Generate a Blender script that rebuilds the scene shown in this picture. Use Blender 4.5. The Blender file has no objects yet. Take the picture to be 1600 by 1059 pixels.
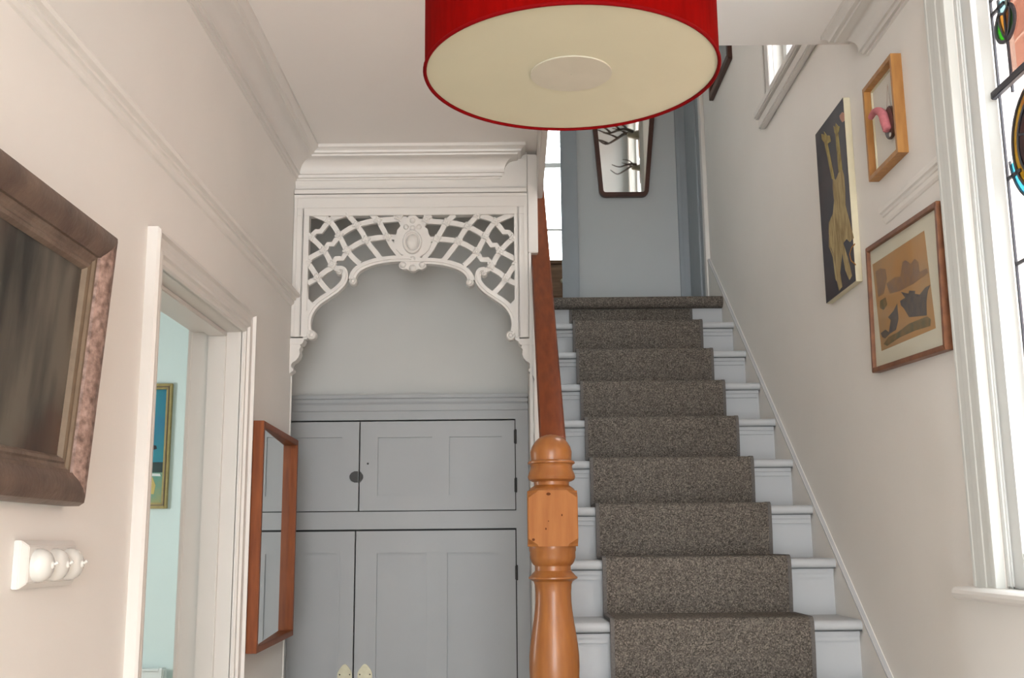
import bpy, math, random
from mathutils import Vector, Matrix
random.seed(7)

# ------------------------------------------------------------------ camera
FPX, PW, PH, CZ = 1690.0, 1600, 1059, 1.45
PITCH, ROLL = math.atan(320 / FPX), 0.0095
F = Vector((0, math.cos(PITCH), math.sin(PITCH)))
U0 = Vector((0, -math.sin(PITCH), math.cos(PITCH)))
RX = Vector((1, 0, 0))
RV = RX * math.cos(ROLL) - U0 * math.sin(ROLL)
UV = U0 * math.cos(ROLL) + RX * math.sin(ROLL)
CAM = Vector((0, 0, CZ))
scene = bpy.context.scene
COL = scene.collection
cd = bpy.data.cameras.new('camera')
cd.sensor_width = 36.0
cd.lens = 36.0 * FPX / PW
cd.clip_start = 0.05
cam = bpy.data.objects.new('camera', cd)
COL.objects.link(cam)
m = Matrix((RV, UV, -F)).transposed().to_4x4()
m.translation = CAM
cam.matrix_world = m
scene.camera = cam

# ------------------------------------------------------------------ world, light, exposure
w = bpy.data.worlds.new('sky'); scene.world = w
w.use_nodes = True
wn = w.node_tree.nodes; wn.clear()
wo = wn.new('ShaderNodeOutputWorld'); bg = wn.new('ShaderNodeBackground')
bg.inputs[0].default_value = (0.93, 0.97, 1.0, 1); bg.inputs[1].default_value = 9.0
w.node_tree.links.new(bg.outputs[0], wo.inputs[0])
vs = scene.view_settings
vs.view_transform = 'Standard'; vs.look = 'None'; vs.gamma = 1.0; vs.exposure = 0.62
try: vs.use_curve_mapping = False
except Exception: pass


def portal(name, loc, direction, sx, sy):
    l = bpy.data.lights.new(name, 'AREA'); l.shape = 'RECTANGLE'; l.size = sx; l.size_y = sy
    l.cycles.is_portal = True
    o = bpy.data.objects.new(name, l); COL.objects.link(o); o.location = loc
    o.rotation_euler = Vector(direction).to_track_quat('-Z', 'Y').to_euler()
    return o


def P(x, y, ax, v):
    """point on the plane axis=v seen at pixel (x, y) of the photograph"""
    d = F + RV * ((x - 800) / FPX) + UV * ((529.5 - y) / FPX)
    k = 'XYZ'.index(ax)
    return CAM + d * ((v - CAM[k]) / d[k])


# ------------------------------------------------------------------ materials
MATS = {}
def mat(name, col, rough=0.6, metal=0.0, noise=0.0, nscale=20.0, stretch=(1, 1, 1), bump=0.0, col2=None,
        coat=0.0, spec=0.5, bscale=None, detail=4.0):
    ma = bpy.data.materials.new(name); ma.use_nodes = True
    nt = ma.node_tree; b = nt.nodes['Principled BSDF']
    b.inputs['Base Color'].default_value = (*col, 1)
    b.inputs['Roughness'].default_value = rough
    b.inputs['Metallic'].default_value = metal
    b.inputs['Coat Weight'].default_value = coat
    b.inputs['Coat Roughness'].default_value = 0.15
    b.inputs['Specular IOR Level'].default_value = spec
    if noise or col2 or bump:
        tc = nt.nodes.new('ShaderNodeTexCoord'); mp = nt.nodes.new('ShaderNodeMapping')
        mp.inputs['Scale'].default_value = stretch
        nt.links.new(tc.outputs['Object'], mp.inputs[0])
        nz = nt.nodes.new('ShaderNodeTexNoise'); nz.inputs['Scale'].default_value = nscale
        nz.inputs['Detail'].default_value = detail
        nt.links.new(mp.outputs[0], nz.inputs['Vector'])
        if noise or col2:
            mx = nt.nodes.new('ShaderNodeMix'); mx.data_type = 'RGBA'
            c2 = col2 if col2 else tuple(max(0, c * (1 - noise)) for c in col)
            mx.inputs[6].default_value = (*col, 1); mx.inputs[7].default_value = (*c2, 1)
            rp = nt.nodes.new('ShaderNodeMapRange')
            rp.inputs[1].default_value = 0.3; rp.inputs[2].default_value = 0.7
            nt.links.new(nz.outputs[0], rp.inputs[0]); nt.links.new(rp.outputs[0], mx.inputs[0])
            nt.links.new(mx.outputs[2], b.inputs['Base Color'])
        if bump:
            bp = nt.nodes.new('ShaderNodeBump'); bp.inputs['Strength'].default_value = bump
            bp.inputs['Distance'].default_value = 0.004
            if bscale:
                n2 = nt.nodes.new('ShaderNodeTexNoise'); n2.inputs['Scale'].default_value = bscale
                nt.links.new(mp.outputs[0], n2.inputs['Vector']); nt.links.new(n2.outputs[0], bp.inputs['Height'])
            else:
                nt.links.new(nz.outputs[0], bp.inputs['Height'])
            nt.links.new(bp.outputs[0], b.inputs['Normal'])
    MATS[name] = ma
    return ma

mat('wall_paint', (0.85, 0.82, 0.775), 0.75, noise=0.03, nscale=3, bump=0.08, bscale=60)
mat('trim_paint', (0.74, 0.71, 0.67), 0.38, noise=0.02, nscale=6)
mat('ceiling_paint', (0.89, 0.855, 0.82), 0.85, noise=0.02, nscale=2)
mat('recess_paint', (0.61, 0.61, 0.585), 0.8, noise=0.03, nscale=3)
mat('grey_paint', (0.375, 0.385, 0.39), 0.45, noise=0.05, nscale=5)
mat('landing_paint', (0.56, 0.585, 0.59), 0.75, noise=0.03, nscale=3)
mat('blue_grey_paint', (0.35, 0.385, 0.41), 0.5, noise=0.08, nscale=6)
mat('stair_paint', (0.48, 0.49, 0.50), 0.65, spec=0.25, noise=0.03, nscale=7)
mat('room_paint', (0.69, 0.79, 0.76), 0.8, noise=0.03, nscale=2)
mat('floor_wood', (0.62, 0.50, 0.38), 0.4, col2=(0.54, 0.41, 0.30), nscale=6, stretch=(6, .6, 6))
mat('pine', (0.33, 0.125, 0.03), 0.42, col2=(0.24, 0.08, 0.018), nscale=5, stretch=(9, 9, 0.9), coat=0.3, spec=0.35, detail=6)
mat('pine_block', (0.37, 0.15, 0.045), 0.5, col2=(0.29, 0.105, 0.028), nscale=5, stretch=(9, 9, 0.9), spec=0.12, detail=6)
mat('mahogany', (0.20, 0.05, 0.014), 0.42, col2=(0.13, 0.028, 0.008), nscale=6, stretch=(10, 1.2, 3), coat=0.0, spec=0.18, detail=6)
mat('teak', (0.27, 0.075, 0.018), 0.45, col2=(0.18, 0.045, 0.011), nscale=6, stretch=(12, 12, 1.2), spec=0.2, detail=6)
mat('dark_teak', (0.075, 0.024, 0.013), 0.4, noise=0.3, nscale=10)
mat('knot_dark', (0.11, 0.035, 0.012), 0.7, spec=0.05)
mat('box_oak', (0.46, 0.225, 0.06), 0.45, col2=(0.33, 0.14, 0.035), nscale=6, stretch=(10, 10, 1.5))
mat('frame_walnut', (0.26, 0.105, 0.045), 0.45, col2=(0.15, 0.055, 0.025), nscale=30)
mat('worn_wood', (0.17, 0.115, 0.085), 0.42, col2=(0.085, 0.055, 0.042), nscale=14, bump=0.35, bscale=70)
mat('worn_gilt', (0.43, 0.29, 0.24), 0.45, col2=(0.12, 0.07, 0.052), nscale=70, bump=0.4, bscale=120, detail=8)
mat('worn_wood_light', (0.20, 0.145, 0.11), 0.45, col2=(0.10, 0.068, 0.05), nscale=14, bump=0.3, bscale=70)
mat('gilt', (0.19, 0.135, 0.088), 0.45, metal=0.1, noise=0.3, nscale=25)
mat('gold_frame', (0.42, 0.33, 0.13), 0.4, metal=0.3, noise=0.2, nscale=30)
mat('canvas_edge', (0.72, 0.66, 0.48), 0.8, noise=0.06, nscale=30)
mat('mat_board', (0.80, 0.76, 0.61), 0.7)
mat('brass', (0.42, 0.39, 0.28), 0.4, metal=0.6, noise=0.15, nscale=40)
mat('black_iron', (0.02, 0.018, 0.016), 0.5)
mat('lead', (0.025, 0.025, 0.035), 0.5)
mat('porcelain', (0.70, 0.69, 0.65), 0.22, coat=0.3)
mat('red_fabric', (0.20, 0.0016, 0.001), 0.85, col2=(0.15, 0.001, 0.0006), nscale=90, stretch=(1, 1, .15), bump=0.1, spec=0.03)
mat('red_trim', (0.17, 0.002, 0.003), 0.7, spec=0.05)
mat('diffuser', (0.56, 0.545, 0.405), 0.7, noise=0.03, nscale=9)
mat('diffuser_cap', (0.54, 0.52, 0.43), 0.5, noise=0.06, nscale=20)
mat('white_plastic', (0.8, 0.8, 0.78), 0.4)
mat('radiator_enamel', (0.78, 0.80, 0.77), 0.35)
mat('bone', (0.42, 0.36, 0.26), 0.6, noise=0.3, nscale=20)
mat('antler', (0.075, 0.045, 0.028), 0.55, noise=0.5, nscale=25)
mat('chest_wood', (0.25, 0.13, 0.06), 0.4, col2=(0.16, 0.075, 0.03), nscale=6, stretch=(1, 6, 8))
mat('pink_felt', (0.62, 0.20, 0.22), 0.95, noise=0.25, nscale=60, bump=0.5)
mat('dark_wood_disc', (0.09, 0.04, 0.025), 0.4, noise=0.3, nscale=25)
mat('backing_paper', (0.74, 0.72, 0.66), 0.85)
mat('string', (0.45, 0.36, 0.30), 0.8)
mat('window_paint', (0.66, 0.67, 0.635), 0.5)
mat('sash_paint', (0.66, 0.67, 0.65), 0.4, noise=0.02, nscale=5)
mat('giraffe_ochre', (0.42, 0.34, 0.12), 0.7, col2=(0.26, 0.19, 0.07), nscale=35)
mat('giraffe_tan', (0.50, 0.40, 0.20), 0.7, col2=(0.27, 0.19, 0.08), nscale=70, stretch=(1, 1, .25))
mat('giraffe_dark', (0.018, 0.017, 0.028), 0.35, col2=(0.05, 0.03, 0.032), nscale=9)
mat('paint_pink', (0.50, 0.27, 0.2), 0.7)
mat('paint_orange', (0.50, 0.23, 0.05), 0.7)
mat('print_paper', (0.60, 0.32, 0.105), 0.6, col2=(0.48, 0.31, 0.15), nscale=9)
mat('ink_blue', (0.085, 0.082, 0.095), 0.6, col2=(0.17, 0.135, 0.10), nscale=40)
mat('ink_purple', (0.28, 0.19, 0.14), 0.6, col2=(0.38, 0.22, 0.10), nscale=45)
mat('ink_green', (0.15, 0.145, 0.075), 0.6, col2=(0.30, 0.19, 0.075), nscale=45)
mat('sea_teal', (0.02, 0.24, 0.27), 0.5, col2=(0.02, 0.17, 0.29), nscale=5)
mat('sea_green', (0.10, 0.30, 0.24), 0.5, col2=(0.30, 0.33, 0.15), nscale=8)
mat('paint_black', (0.012, 0.014, 0.018), 0.5)
mat('paint_dark_green', (0.02, 0.05, 0.045), 0.5, noise=.5, nscale=20)
mat('paint_yellow', (0.55, 0.42, 0.13), 0.6)
mat('paint_white', (0.7, 0.72, 0.7), 0.6)


def mirror_mat():
    ma = bpy.data.materials.new('mirror_glass'); ma.use_nodes = True
    b = ma.node_tree.nodes['Principled BSDF']
    b.inputs['Base Color'].default_value = (0.80, 0.83, 0.81, 1)
    b.inputs['Metallic'].default_value = 1.0; b.inputs['Roughness'].default_value = 0.02
    MATS['mirror_glass'] = ma
mirror_mat()


def foxed_mat():
    ma = bpy.data.materials.new('dark_canvas'); ma.use_nodes = True
    nt = ma.node_tree; b = nt.nodes['Principled BSDF']; N = nt.nodes; L = nt.links
    tc = N.new('ShaderNodeTexCoord'); mp = N.new('ShaderNodeMapping')
    mp.inputs['Scale'].default_value = (1, 5, 1.1); mp.inputs['Rotation'].default_value = (0.12, 0, 0)
    L.new(tc.outputs['Object'], mp.inputs[0])
    nz = N.new('ShaderNodeTexNoise'); nz.inputs['Scale'].default_value = 3.2; nz.inputs['Detail'].default_value = 5
    L.new(mp.outputs[0], nz.inputs['Vector'])
    n2 = N.new('ShaderNodeTexNoise'); n2.inputs['Scale'].default_value = 5.5; n2.inputs['Detail'].default_value = 3
    L.new(tc.outputs['Object'], n2.inputs['Vector'])
    r1 = N.new('ShaderNodeValToRGB'); e = r1.color_ramp.elements
    e[0].position = .33; e[0].color = (.022, .021, .018, 1); e[1].position = .62; e[1].color = (.13, .115, .09, 1)
    L.new(nz.outputs[0], r1.inputs[0])
    mx = N.new('ShaderNodeMix'); mx.data_type = 'RGBA'; mx.inputs[7].default_value = (.075, .035, .022, 1)
    r2 = N.new('ShaderNodeMapRange'); r2.inputs[1].default_value = .52; r2.inputs[2].default_value = .68; r2.inputs[4].default_value = .7
    L.new(n2.outputs[0], r2.inputs[0]); L.new(r2.outputs[0], mx.inputs[0]); L.new(r1.outputs[0], mx.inputs[6])
    L.new(mx.outputs[2], b.inputs['Base Color'])
    b.inputs['Roughness'].default_value = .3
    MATS['dark_canvas'] = ma
foxed_mat()


def carpet_mat():
    ma = bpy.data.materials.new('carpet_tweed'); ma.use_nodes = True
    nt = ma.node_tree; b = nt.nodes['Principled BSDF']; N = nt.nodes; L = nt.links
    tc = N.new('ShaderNodeTexCoord')
    # woven loops: brick cells, rows running slightly diagonal
    mp = N.new('ShaderNodeMapping'); mp.inputs['Scale'].default_value = (1, 1, 1)
    mp.inputs['Rotation'].default_value = (0, 0.5, 0)
    L.new(tc.outputs['Object'], mp.inputs[0])
    vo = N.new('ShaderNodeTexVoronoi'); vo.inputs['Scale'].default_value = 300; vo.inputs['Randomness'].default_value = .75
    L.new(mp.outputs[0], vo.inputs['Vector'])
    ra = N.new('ShaderNodeValToRGB'); el = ra.color_ramp.elements
    el[0].position = 0; el[0].color = (0.0638, 0.0544, 0.0463, 1); el[1].position = 1; el[1].color = (0.2805, 0.2391, 0.1997, 1)
    e = el.new(.35); e.color = (0.1275, 0.1097, 0.0935, 1)
    e = el.new(.75); e.color = (0.1742, 0.1501, 0.1278, 1)
    sp = N.new('ShaderNodeSeparateColor'); L.new(vo.outputs['Color'], sp.inputs[0]); L.new(sp.outputs[0], ra.inputs[0])
    nz = N.new('ShaderNodeTexNoise'); nz.inputs['Scale'].default_value = 55; nz.inputs['Detail'].default_value = 3
    L.new(tc.outputs['Object'], nz.inputs['Vector'])
    mx = N.new('ShaderNodeMix'); mx.data_type = 'RGBA'; mx.blend_type = 'MULTIPLY'; mx.inputs[0].default_value = .3
    r2 = N.new('ShaderNodeMapRange'); r2.inputs[1].default_value = .3; r2.inputs[2].default_value = .7
    r2.inputs[3].default_value = .55; r2.inputs[4].default_value = 1.25
    L.new(nz.outputs[0], r2.inputs[0]); L.new(ra.outputs[0], mx.inputs[6]); L.new(r2.outputs[0], mx.inputs[7])
    L.new(mx.outputs[2], b.inputs['Base Color'])
    bp = N.new('ShaderNodeBump'); bp.inputs['Strength'].default_value = .7; bp.inputs['Distance'].default_value = .004
    L.new(vo.outputs['Distance'], bp.inputs['Height']); bp.invert = True
    L.new(bp.outputs[0], b.inputs['Normal'])
    b.inputs['Roughness'].default_value = .95; b.inputs['Specular IOR Level'].default_value = .1
    MATS['carpet'] = ma
carpet_mat()
mat('carpet_binding', (0.15, 0.135, 0.125), 0.95, noise=.3, nscale=200)


def glass_mat(name, col, gloss=0.06):
    ma = bpy.data.materials.new(name); ma.use_nodes = True
    nt = ma.node_tree; nt.nodes.clear()
    o = nt.nodes.new('ShaderNodeOutputMaterial'); t = nt.nodes.new('ShaderNodeBsdfTransparent')
    g = nt.nodes.new('ShaderNodeBsdfGlossy'); g.inputs['Roughness'].default_value = .05
    mx = nt.nodes.new('ShaderNodeMixShader'); mx.inputs[0].default_value = gloss
    t.inputs[0].default_value = (*col, 1)
    nt.links.new(t.outputs[0], mx.inputs[1]); nt.links.new(g.outputs[0], mx.inputs[2]); nt.links.new(mx.outputs[0], o.inputs[0])
    MATS[name] = ma
glass_mat('clear_glass', (0.93, 0.95, 0.95))
glass_mat('green_glass', (0.10, 0.42, 0.03))
glass_mat('gold_glass', (0.50, 0.33, 0.12))
glass_mat('amber_glass', (0.36, 0.26, 0.012))
glass_mat('blue_glass', (0.20, 0.55, 0.66))
glass_mat('pale_blue_glass', (0.45, 0.62, 0.66))
glass_mat('ruby_glass', (0.10, 0.02, 0.015))
glass_mat('brick_view_tint', (0.50, 0.40, 0.36))
glass_mat('picture_glass', (0.97, 0.97, 0.97), .05)


def brick_mat():
    ma = bpy.data.materials.new('brick_render'); ma.use_nodes = True
    nt = ma.node_tree; b = nt.nodes['Principled BSDF']; N = nt.nodes; L = nt.links
    tc = N.new('ShaderNodeTexCoord'); mp = N.new('ShaderNodeMapping')
    mp.inputs['Rotation'].default_value = (math.pi / 2, 0, math.pi / 2)
    L.new(tc.outputs['Object'], mp.inputs[0])
    br = N.new('ShaderNodeTexBrick'); br.inputs['Scale'].default_value = 1
    br.inputs['Brick Width'].default_value = .23; br.inputs['Row Height'].default_value = .076; br.inputs['Mortar Size'].default_value = .008
    br.inputs['Color1'].default_value = (.50, .29, .22, 1); br.inputs['Color2'].default_value = (.60, .38, .30, 1)
    br.inputs['Mortar'].default_value = (.72, .64, .58, 1)
    L.new(mp.outputs[0], br.inputs['Vector']); L.new(br.outputs[0], b.inputs['Base Color'])
    b.inputs['Roughness'].default_value = .9
    MATS['brick'] = ma
brick_mat()


# ------------------------------------------------------------------ mesh helpers
OFF = {}
class MB:
    def __init__(s): s.v = []; s.f = []
    def add(s, vs_, fs):
        n = len(s.v); s.v += [tuple(v) for v in vs_]; s.f += [tuple(i + n for i in f) for f in fs]; return s
    def box(s, x0, x1, y0, y1, z0, z1):
        return s.add([(x0, y0, z0), (x1, y0, z0), (x1, y1, z0), (x0, y1, z0), (x0, y0, z1), (x1, y0, z1), (x1, y1, z1), (x0, y1, z1)],
                     [(3, 2, 1, 0), (4, 5, 6, 7), (0, 1, 5, 4), (1, 2, 6, 5), (2, 3, 7, 6), (3, 0, 4, 7)])
    def prism(s, poly, ax, a0, a1):
        """polygon in the other two axes (cyclic order kept as x,y,z) extruded along ax"""
        def mk(p, a):
            return {'X': (a, p[0], p[1]), 'Y': (p[0], a, p[1]), 'Z': (p[0], p[1], a)}[ax]
        n = len(poly)
        vs_ = [mk(p, a0) for p in poly] + [mk(p, a1) for p in poly]
        fs = [tuple(range(n)), tuple(range(2 * n - 1, n - 1, -1))]
        fs += [(i, i + n, (i + 1) % n + n, (i + 1) % n) for i in range(n)]
        return s.add(vs_, fs)
    def lathe(s, prof, c=(0, 0, 0), seg=40, ax='Z', cap=True):
        def mk(r, h, a):
            ca, sa = r * math.cos(a), r * math.sin(a)
            if ax == 'Z': return (c[0] + ca, c[1] + sa, c[2] + h)
            if ax == 'X': return (c[0] + h, c[1] + ca, c[2] + sa)
            return (c[0] + ca, c[1] + h, c[2] + sa)
        n = len(prof); vs_ = []; fs = []
        for r, h in prof:
            vs_ += [mk(r, h, 2 * math.pi * k / seg) for k in range(seg)]
        for i in range(n - 1):
            for k in range(seg):
                k2 = (k + 1) % seg
                fs.append((i * seg + k, i * seg + k2, (i + 1) * seg + k2, (i + 1) * seg + k))
        if cap:
            fs.append(tuple(range(seg))[::-1]); fs.append(tuple((n - 1) * seg + k for k in range(seg)))
        return s.add(vs_, fs)
    def tube(s, pts, r, seg=8, closed=False):
        pts = [Vector(p) for p in pts]; n = len(pts)
        rs = r if isinstance(r, (list, tuple)) else [r] * n
        vs_ = []; fs = []; ref = None
        for i, p in enumerate(pts):
            a = pts[(i - 1) % n] if (i or closed) else p
            b = pts[(i + 1) % n] if (i < n - 1 or closed) else p
            t = (b - a).normalized()
            if ref is None:
                ref = t.orthogonal().normalized()
            ref = (ref - t * ref.dot(t)).normalized()
            bi = t.cross(ref)
            vs_ += [p + (ref * math.cos(2 * math.pi * k / seg) + bi * math.sin(2 * math.pi * k / seg)) * rs[i] for k in range(seg)]
        m_ = n if closed else n - 1
        for i in range(m_):
            j = (i + 1) % n
            for k in range(seg):
                k2 = (k + 1) % seg
                fs.append((i * seg + k, i * seg + k2, j * seg + k2, j * seg + k))
        if not closed:
            fs.append(tuple(range(seg))[::-1]); fs.append(tuple((n - 1) * seg + k for k in range(seg)))
        return s.add(vs_, fs)
    def ribbon(s, pts, w_, ax, a0, a1):
        """bar of width w_ along a 2-D polyline, extruded along ax from a0 to a1"""
        pts = [Vector(p) for p in pts]; n = len(pts)
        ws = w_ if isinstance(w_, (list, tuple)) else [w_] * n
        L_, R_ = [], []
        for i, p in enumerate(pts):
            t = (pts[min(i + 1, n - 1)] - pts[max(i - 1, 0)])
            t = t.normalized() if t.length > 1e-9 else Vector((1, 0))
            nn = Vector((-t.y, t.x)) * ws[i] * .5
            L_.append(p + nn); R_.append(p - nn)
        def mk(p, a):
            return {'X': (a, p[0], p[1]), 'Y': (p[0], a, p[1]), 'Z': (p[0], p[1], a)}[ax]
        vs_ = []
        for i in range(n):
            vs_ += [mk(L_[i], a0), mk(R_[i], a0), mk(R_[i], a1), mk(L_[i], a1)]
        fs = [(0, 1, 2, 3), (4 * n - 1, 4 * n - 2, 4 * n - 3, 4 * n - 4)]
        for i in range(n - 1):
            b = 4 * i
            for k in range(4):
                k2 = (k + 1) % 4
                fs.append((b + k, b + 4 + k, b + 4 + k2, b + k2))
        return s.add(vs_, fs)
    def build(s, name, material, parent=None, smooth=False, bevel=0, angle=40):
        off = OFF.get(parent.name, Vector((0, 0, 0))) if parent else Vector((0, 0, 0))
        me = bpy.data.meshes.new(name)
        me.from_pydata([tuple(Vector(v) - off) for v in s.v], [], s.f)
        import bmesh
        bm = bmesh.new(); bm.from_mesh(me)
        bmesh.ops.recalc_face_normals(bm, faces=bm.faces)
        if bevel:
            bmesh.ops.bevel(bm, geom=[e for e in bm.edges if e.is_manifold and e.calc_face_angle(0) > .5], offset=bevel, segments=2, affect='EDGES', clamp_overlap=True)
        bm.to_mesh(me); bm.free()
        if smooth:
            me.polygons.foreach_set('use_smooth', [True] * len(me.polygons))
            me.set_sharp_from_angle(angle=math.radians(angle))
        me.materials.append(MATS[material])
        o = bpy.data.objects.new(name, me); COL.objects.link(o)
        if parent: o.parent = parent
        OFF[o.name] = off
        return o


def tag(o, label, cat, group=None, kind=None):
    o['label'] = label; o['category'] = cat
    if group: o['group'] = group
    if kind: o['kind'] = kind
    return o

def thing(name, loc, label, cat, group=None, kind=None):
    o = bpy.data.objects.new(name, None); COL.objects.link(o); o.location = loc
    o.empty_display_size = .05
    OFF[o.name] = Vector(loc)
    return tag(o, label, cat, group, kind)

def struct(o, label, cat): return tag(o, label, cat, kind='structure')

def catmull(pts, n=6):
    pts = [Vector(p) for p in pts]; out = []
    for i in range(len(pts) - 1):
        p0 = pts[max(i - 1, 0)]; p1 = pts[i]; p2 = pts[i + 1]; p3 = pts[min(i + 2, len(pts) - 1)]
        for k in range(n):
            t = k / n
            out.append(.5 * ((2 * p1) + (p2 - p0) * t + (2 * p0 - 5 * p1 + 4 * p2 - p3) * t * t + (3 * p1 - p0 - 3 * p2 + p3) * t ** 3))
    out.append(pts[-1]); return out


# ------------------------------------------------------------------ dimensions
XL, XR, CEIL = -0.847, 1.065, 2.975
YS, YFR, YCUP = 3.155, 4.07, 4.50          # stairwell trimmer, fretwork plane, cupboard face
YW = -3.2                                  # front wall behind the viewer
TOP = 5.6
Y0S, Z0S, RUN, RISE = 3.37, 1.214, 0.235, 0.18
LAND = Z0S + 8 * RISE
YLAND = Y0S + 8 * RUN
YB = 6.2

# ------------------------------------------------------------------ room shell
struct(MB().box(-4.2, 1.2, YW, 6.7, -.1, 0).build('floor', 'floor_wood'), 'pale wooden hall floor below the picture', 'floor')  # out-of-view floor, made pale to bounce light up to the ceiling
c = MB().box(-.99, XR, YW, YS, CEIL, CEIL + .22).box(-.99, .104, YS, 4.62, CEIL, CEIL + .22)
struct(c.build('ceiling', 'ceiling_paint'), 'warm white hall ceiling stopping at the stairwell', 'ceiling')
wl = MB().box(-.99, XL, YW, 2.48, 0, CEIL).box(-.99, XL, 3.35, 4.095, 0, CEIL).box(-.99, XL, 2.48, 3.35, 2.135, CEIL)
struct(wl.build('wall_left', 'wall_paint'), 'left hall wall with the doorway and big dark picture', 'wall')
W1Y0, W1Y1, W1Z0, W1Z1 = 1.22, 2.405, 1.345, 2.81
W2Y0, W2Y1, W2Z0, W2Z1 = 3.30, 4.08, 3.20, 5.2
wr = MB()
xo = XR + .14
wr.box(XR, xo, YW, W1Y0, 0, TOP).box(XR, xo, W1Y0, W1Y1, 0, W1Z0).box(XR, xo, W1Y0, W1Y1, W1Z1, TOP)
wr.box(XR, xo, W1Y1, W2Y0, 0, TOP).box(XR, xo, W2Y0, W2Y1, 0, W2Z0).box(XR, xo, W2Y0, W2Y1, W2Z1, TOP).box(XR, xo, W2Y1, YB + .1, 0, TOP)
struct(wr.build('wall_right', 'wall_paint'), 'right wall rising beside the stairs with three pictures', 'wall')
# front wall behind the viewer; unglazed entrance opening placed and sized for the light
wf = MB()
wf.box(-.99, -.78, YW - .14, YW, 0, CEIL).box(1.0, xo, YW - .14, YW, 0, CEIL).box(-.78, 1.0, YW - .14, YW, 2.88, CEIL).box(-.78, 1.0, YW - .14, YW, 0, .15)
struct(wf.build('wall_front', 'wall_paint'), 'hall wall with open entrance behind the viewer, sized for daylight', 'wall')
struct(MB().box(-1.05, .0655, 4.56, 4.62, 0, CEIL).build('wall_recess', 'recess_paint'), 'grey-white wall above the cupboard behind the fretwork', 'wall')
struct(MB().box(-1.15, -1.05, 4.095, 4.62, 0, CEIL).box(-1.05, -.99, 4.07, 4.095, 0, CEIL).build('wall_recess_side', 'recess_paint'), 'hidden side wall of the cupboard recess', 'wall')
# stairwell shell
ws = MB().box(.0655, .076, 4.10, YLAND + .1, 0, CEIL + .22).box(.05, .104, 3.155, YLAND + .1, CEIL + .22, TOP)
struct(ws.build('wall_stair_left', 'wall_paint'), 'left stairwell wall beyond the fretwork screen', 'wall')
struct(MB().box(.05, XR, 3.0, 3.15, CEIL + .22, TOP).build('wall_stair_front', 'landing_paint'), 'upper stairwell wall seen only in the landing mirror', 'wall')
struct(MB().box(-1.1, xo, 3.0, 8.2, TOP, TOP + .1).build('ceiling_upper', 'ceiling_paint'), 'upper stairwell ceiling out of view', 'ceiling')
struct(MB().box(.307, xo, YB, YB + .1, LAND - .2, TOP).build('wall_back', 'landing_paint'), 'pale blue-grey landing wall behind the tapered mirror', 'wall')
struct(MB().box(-1.0, .0655, YLAND + .02, YLAND + .1, LAND - .2, TOP).build('wall_landing_front', 'landing_paint'), 'landing wall hidden behind the fretwork', 'wall')
lw = MB().box(-1.1, -1.0, YLAND, 8.2, LAND - .2, TOP).box(.70, .8, YB + .1, 8.2, LAND - .2, TOP)
struct(lw.build('wall_landing_side', 'landing_paint'), 'side walls of the passage beyond the landing', 'wall')
fw = MB().box(-1.0, -.25, 8, 8.1, LAND - .2, TOP).box(.50, .7, 8, 8.1, LAND - .2, TOP).box(-.25, .50, 8, 8.1, LAND - .2, 3.53).box(-.25, .50, 8, 8.1, 4.95, TOP)
struct(fw.build('wall_landing_far', 'landing_paint'), 'far passage wall around the bright window', 'wall')
struct(MB().box(-1.0, xo, YLAND + .045, 8.1, LAND - .22, LAND - .012).build('floor_landing', 'floor_wood'), 'landing floor at the top of the stairs', 'floor')
struct(MB().box(.0765, 1.0495, YLAND + .055, YLAND + .1, 0, LAND - .225).build('wall_under_stairs', 'wall_paint'), 'hidden wall closing the space under the landing', 'wall')
# fascia under the edge of the upper floor
struct(MB().box(.1045, .127, YS, 4.13, 2.80, CEIL + .22).build('trim_1', 'trim_paint', bevel=.003), 'white fascia board edging the upper floor beside the handrail', 'trim')
# left room
struct(MB().box(-4.0, -.99, 6.6, 6.7, 0, CEIL).build('wall_room_back', 'room_paint'), 'pale aqua wall seen through the doorway', 'wall')
rm = MB().box(-4.1, -4.0, .2, 3.9, 0, CEIL).box(-4.1, -4.0, 5.1, 6.7, 0, CEIL).box(-4.1, -4.0, 3.9, 5.1, 0, .9).box(-4.1, -4.0, 3.9, 5.1, 2.2, CEIL)  # unseen opening added in this wall to light the side room
struct(rm.build('wall_room_side', 'room_paint'), 'outer wall of the side room, out of view', 'wall')
struct(MB().box(-4.1, -.99, .1, .2, 0, CEIL).box(-1.10, -.99, 4.7, 6.6, 0, CEIL).build('wall_room_near', 'room_paint'), 'near wall of the side room, out of view', 'wall')
struct(MB().box(-4.1, -.99, .1, 6.7, CEIL, CEIL + .1).build('ceiling_room', 'ceiling_paint'), 'ceiling of the side room, out of view', 'ceiling')
# neighbour's wall outside; unseen near part has its height shaped to limit skylight
struct(MB().box(2.9, 3.1, -2.5, 3.3, -1, 3.9).box(2.9, 3.1, 3.3, 10, -1, 6.2).build('wall_neighbour', 'brick'), 'red brick wall outside the stained glass window', 'wall')

portal('entrance_portal', (.11, YW - .02, 1.515), (0, 1, 0), 1.78, 2.73)
portal('stained_window_portal', (XR + .13, (W1Y0 + W1Y1) / 2, (W1Z0 + W1Z1) / 2), (-1, 0, 0), W1Y1 - W1Y0, W1Z1 - W1Z0)
portal('upper_window_portal', (XR + .13, (W2Y0 + W2Y1) / 2, (W2Z0 + W2Z1) / 2), (-1, 0, 0), W2Y1 - W2Y0, W2Z1 - W2Z0)
portal('passage_window_portal', (.125, 8.09, 4.24), (0, -1, 0), .75, 1.42)
portal('room_opening_portal', (-4.09, 4.5, 1.55), (1, 0, 0), 1.2, 1.3)

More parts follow.
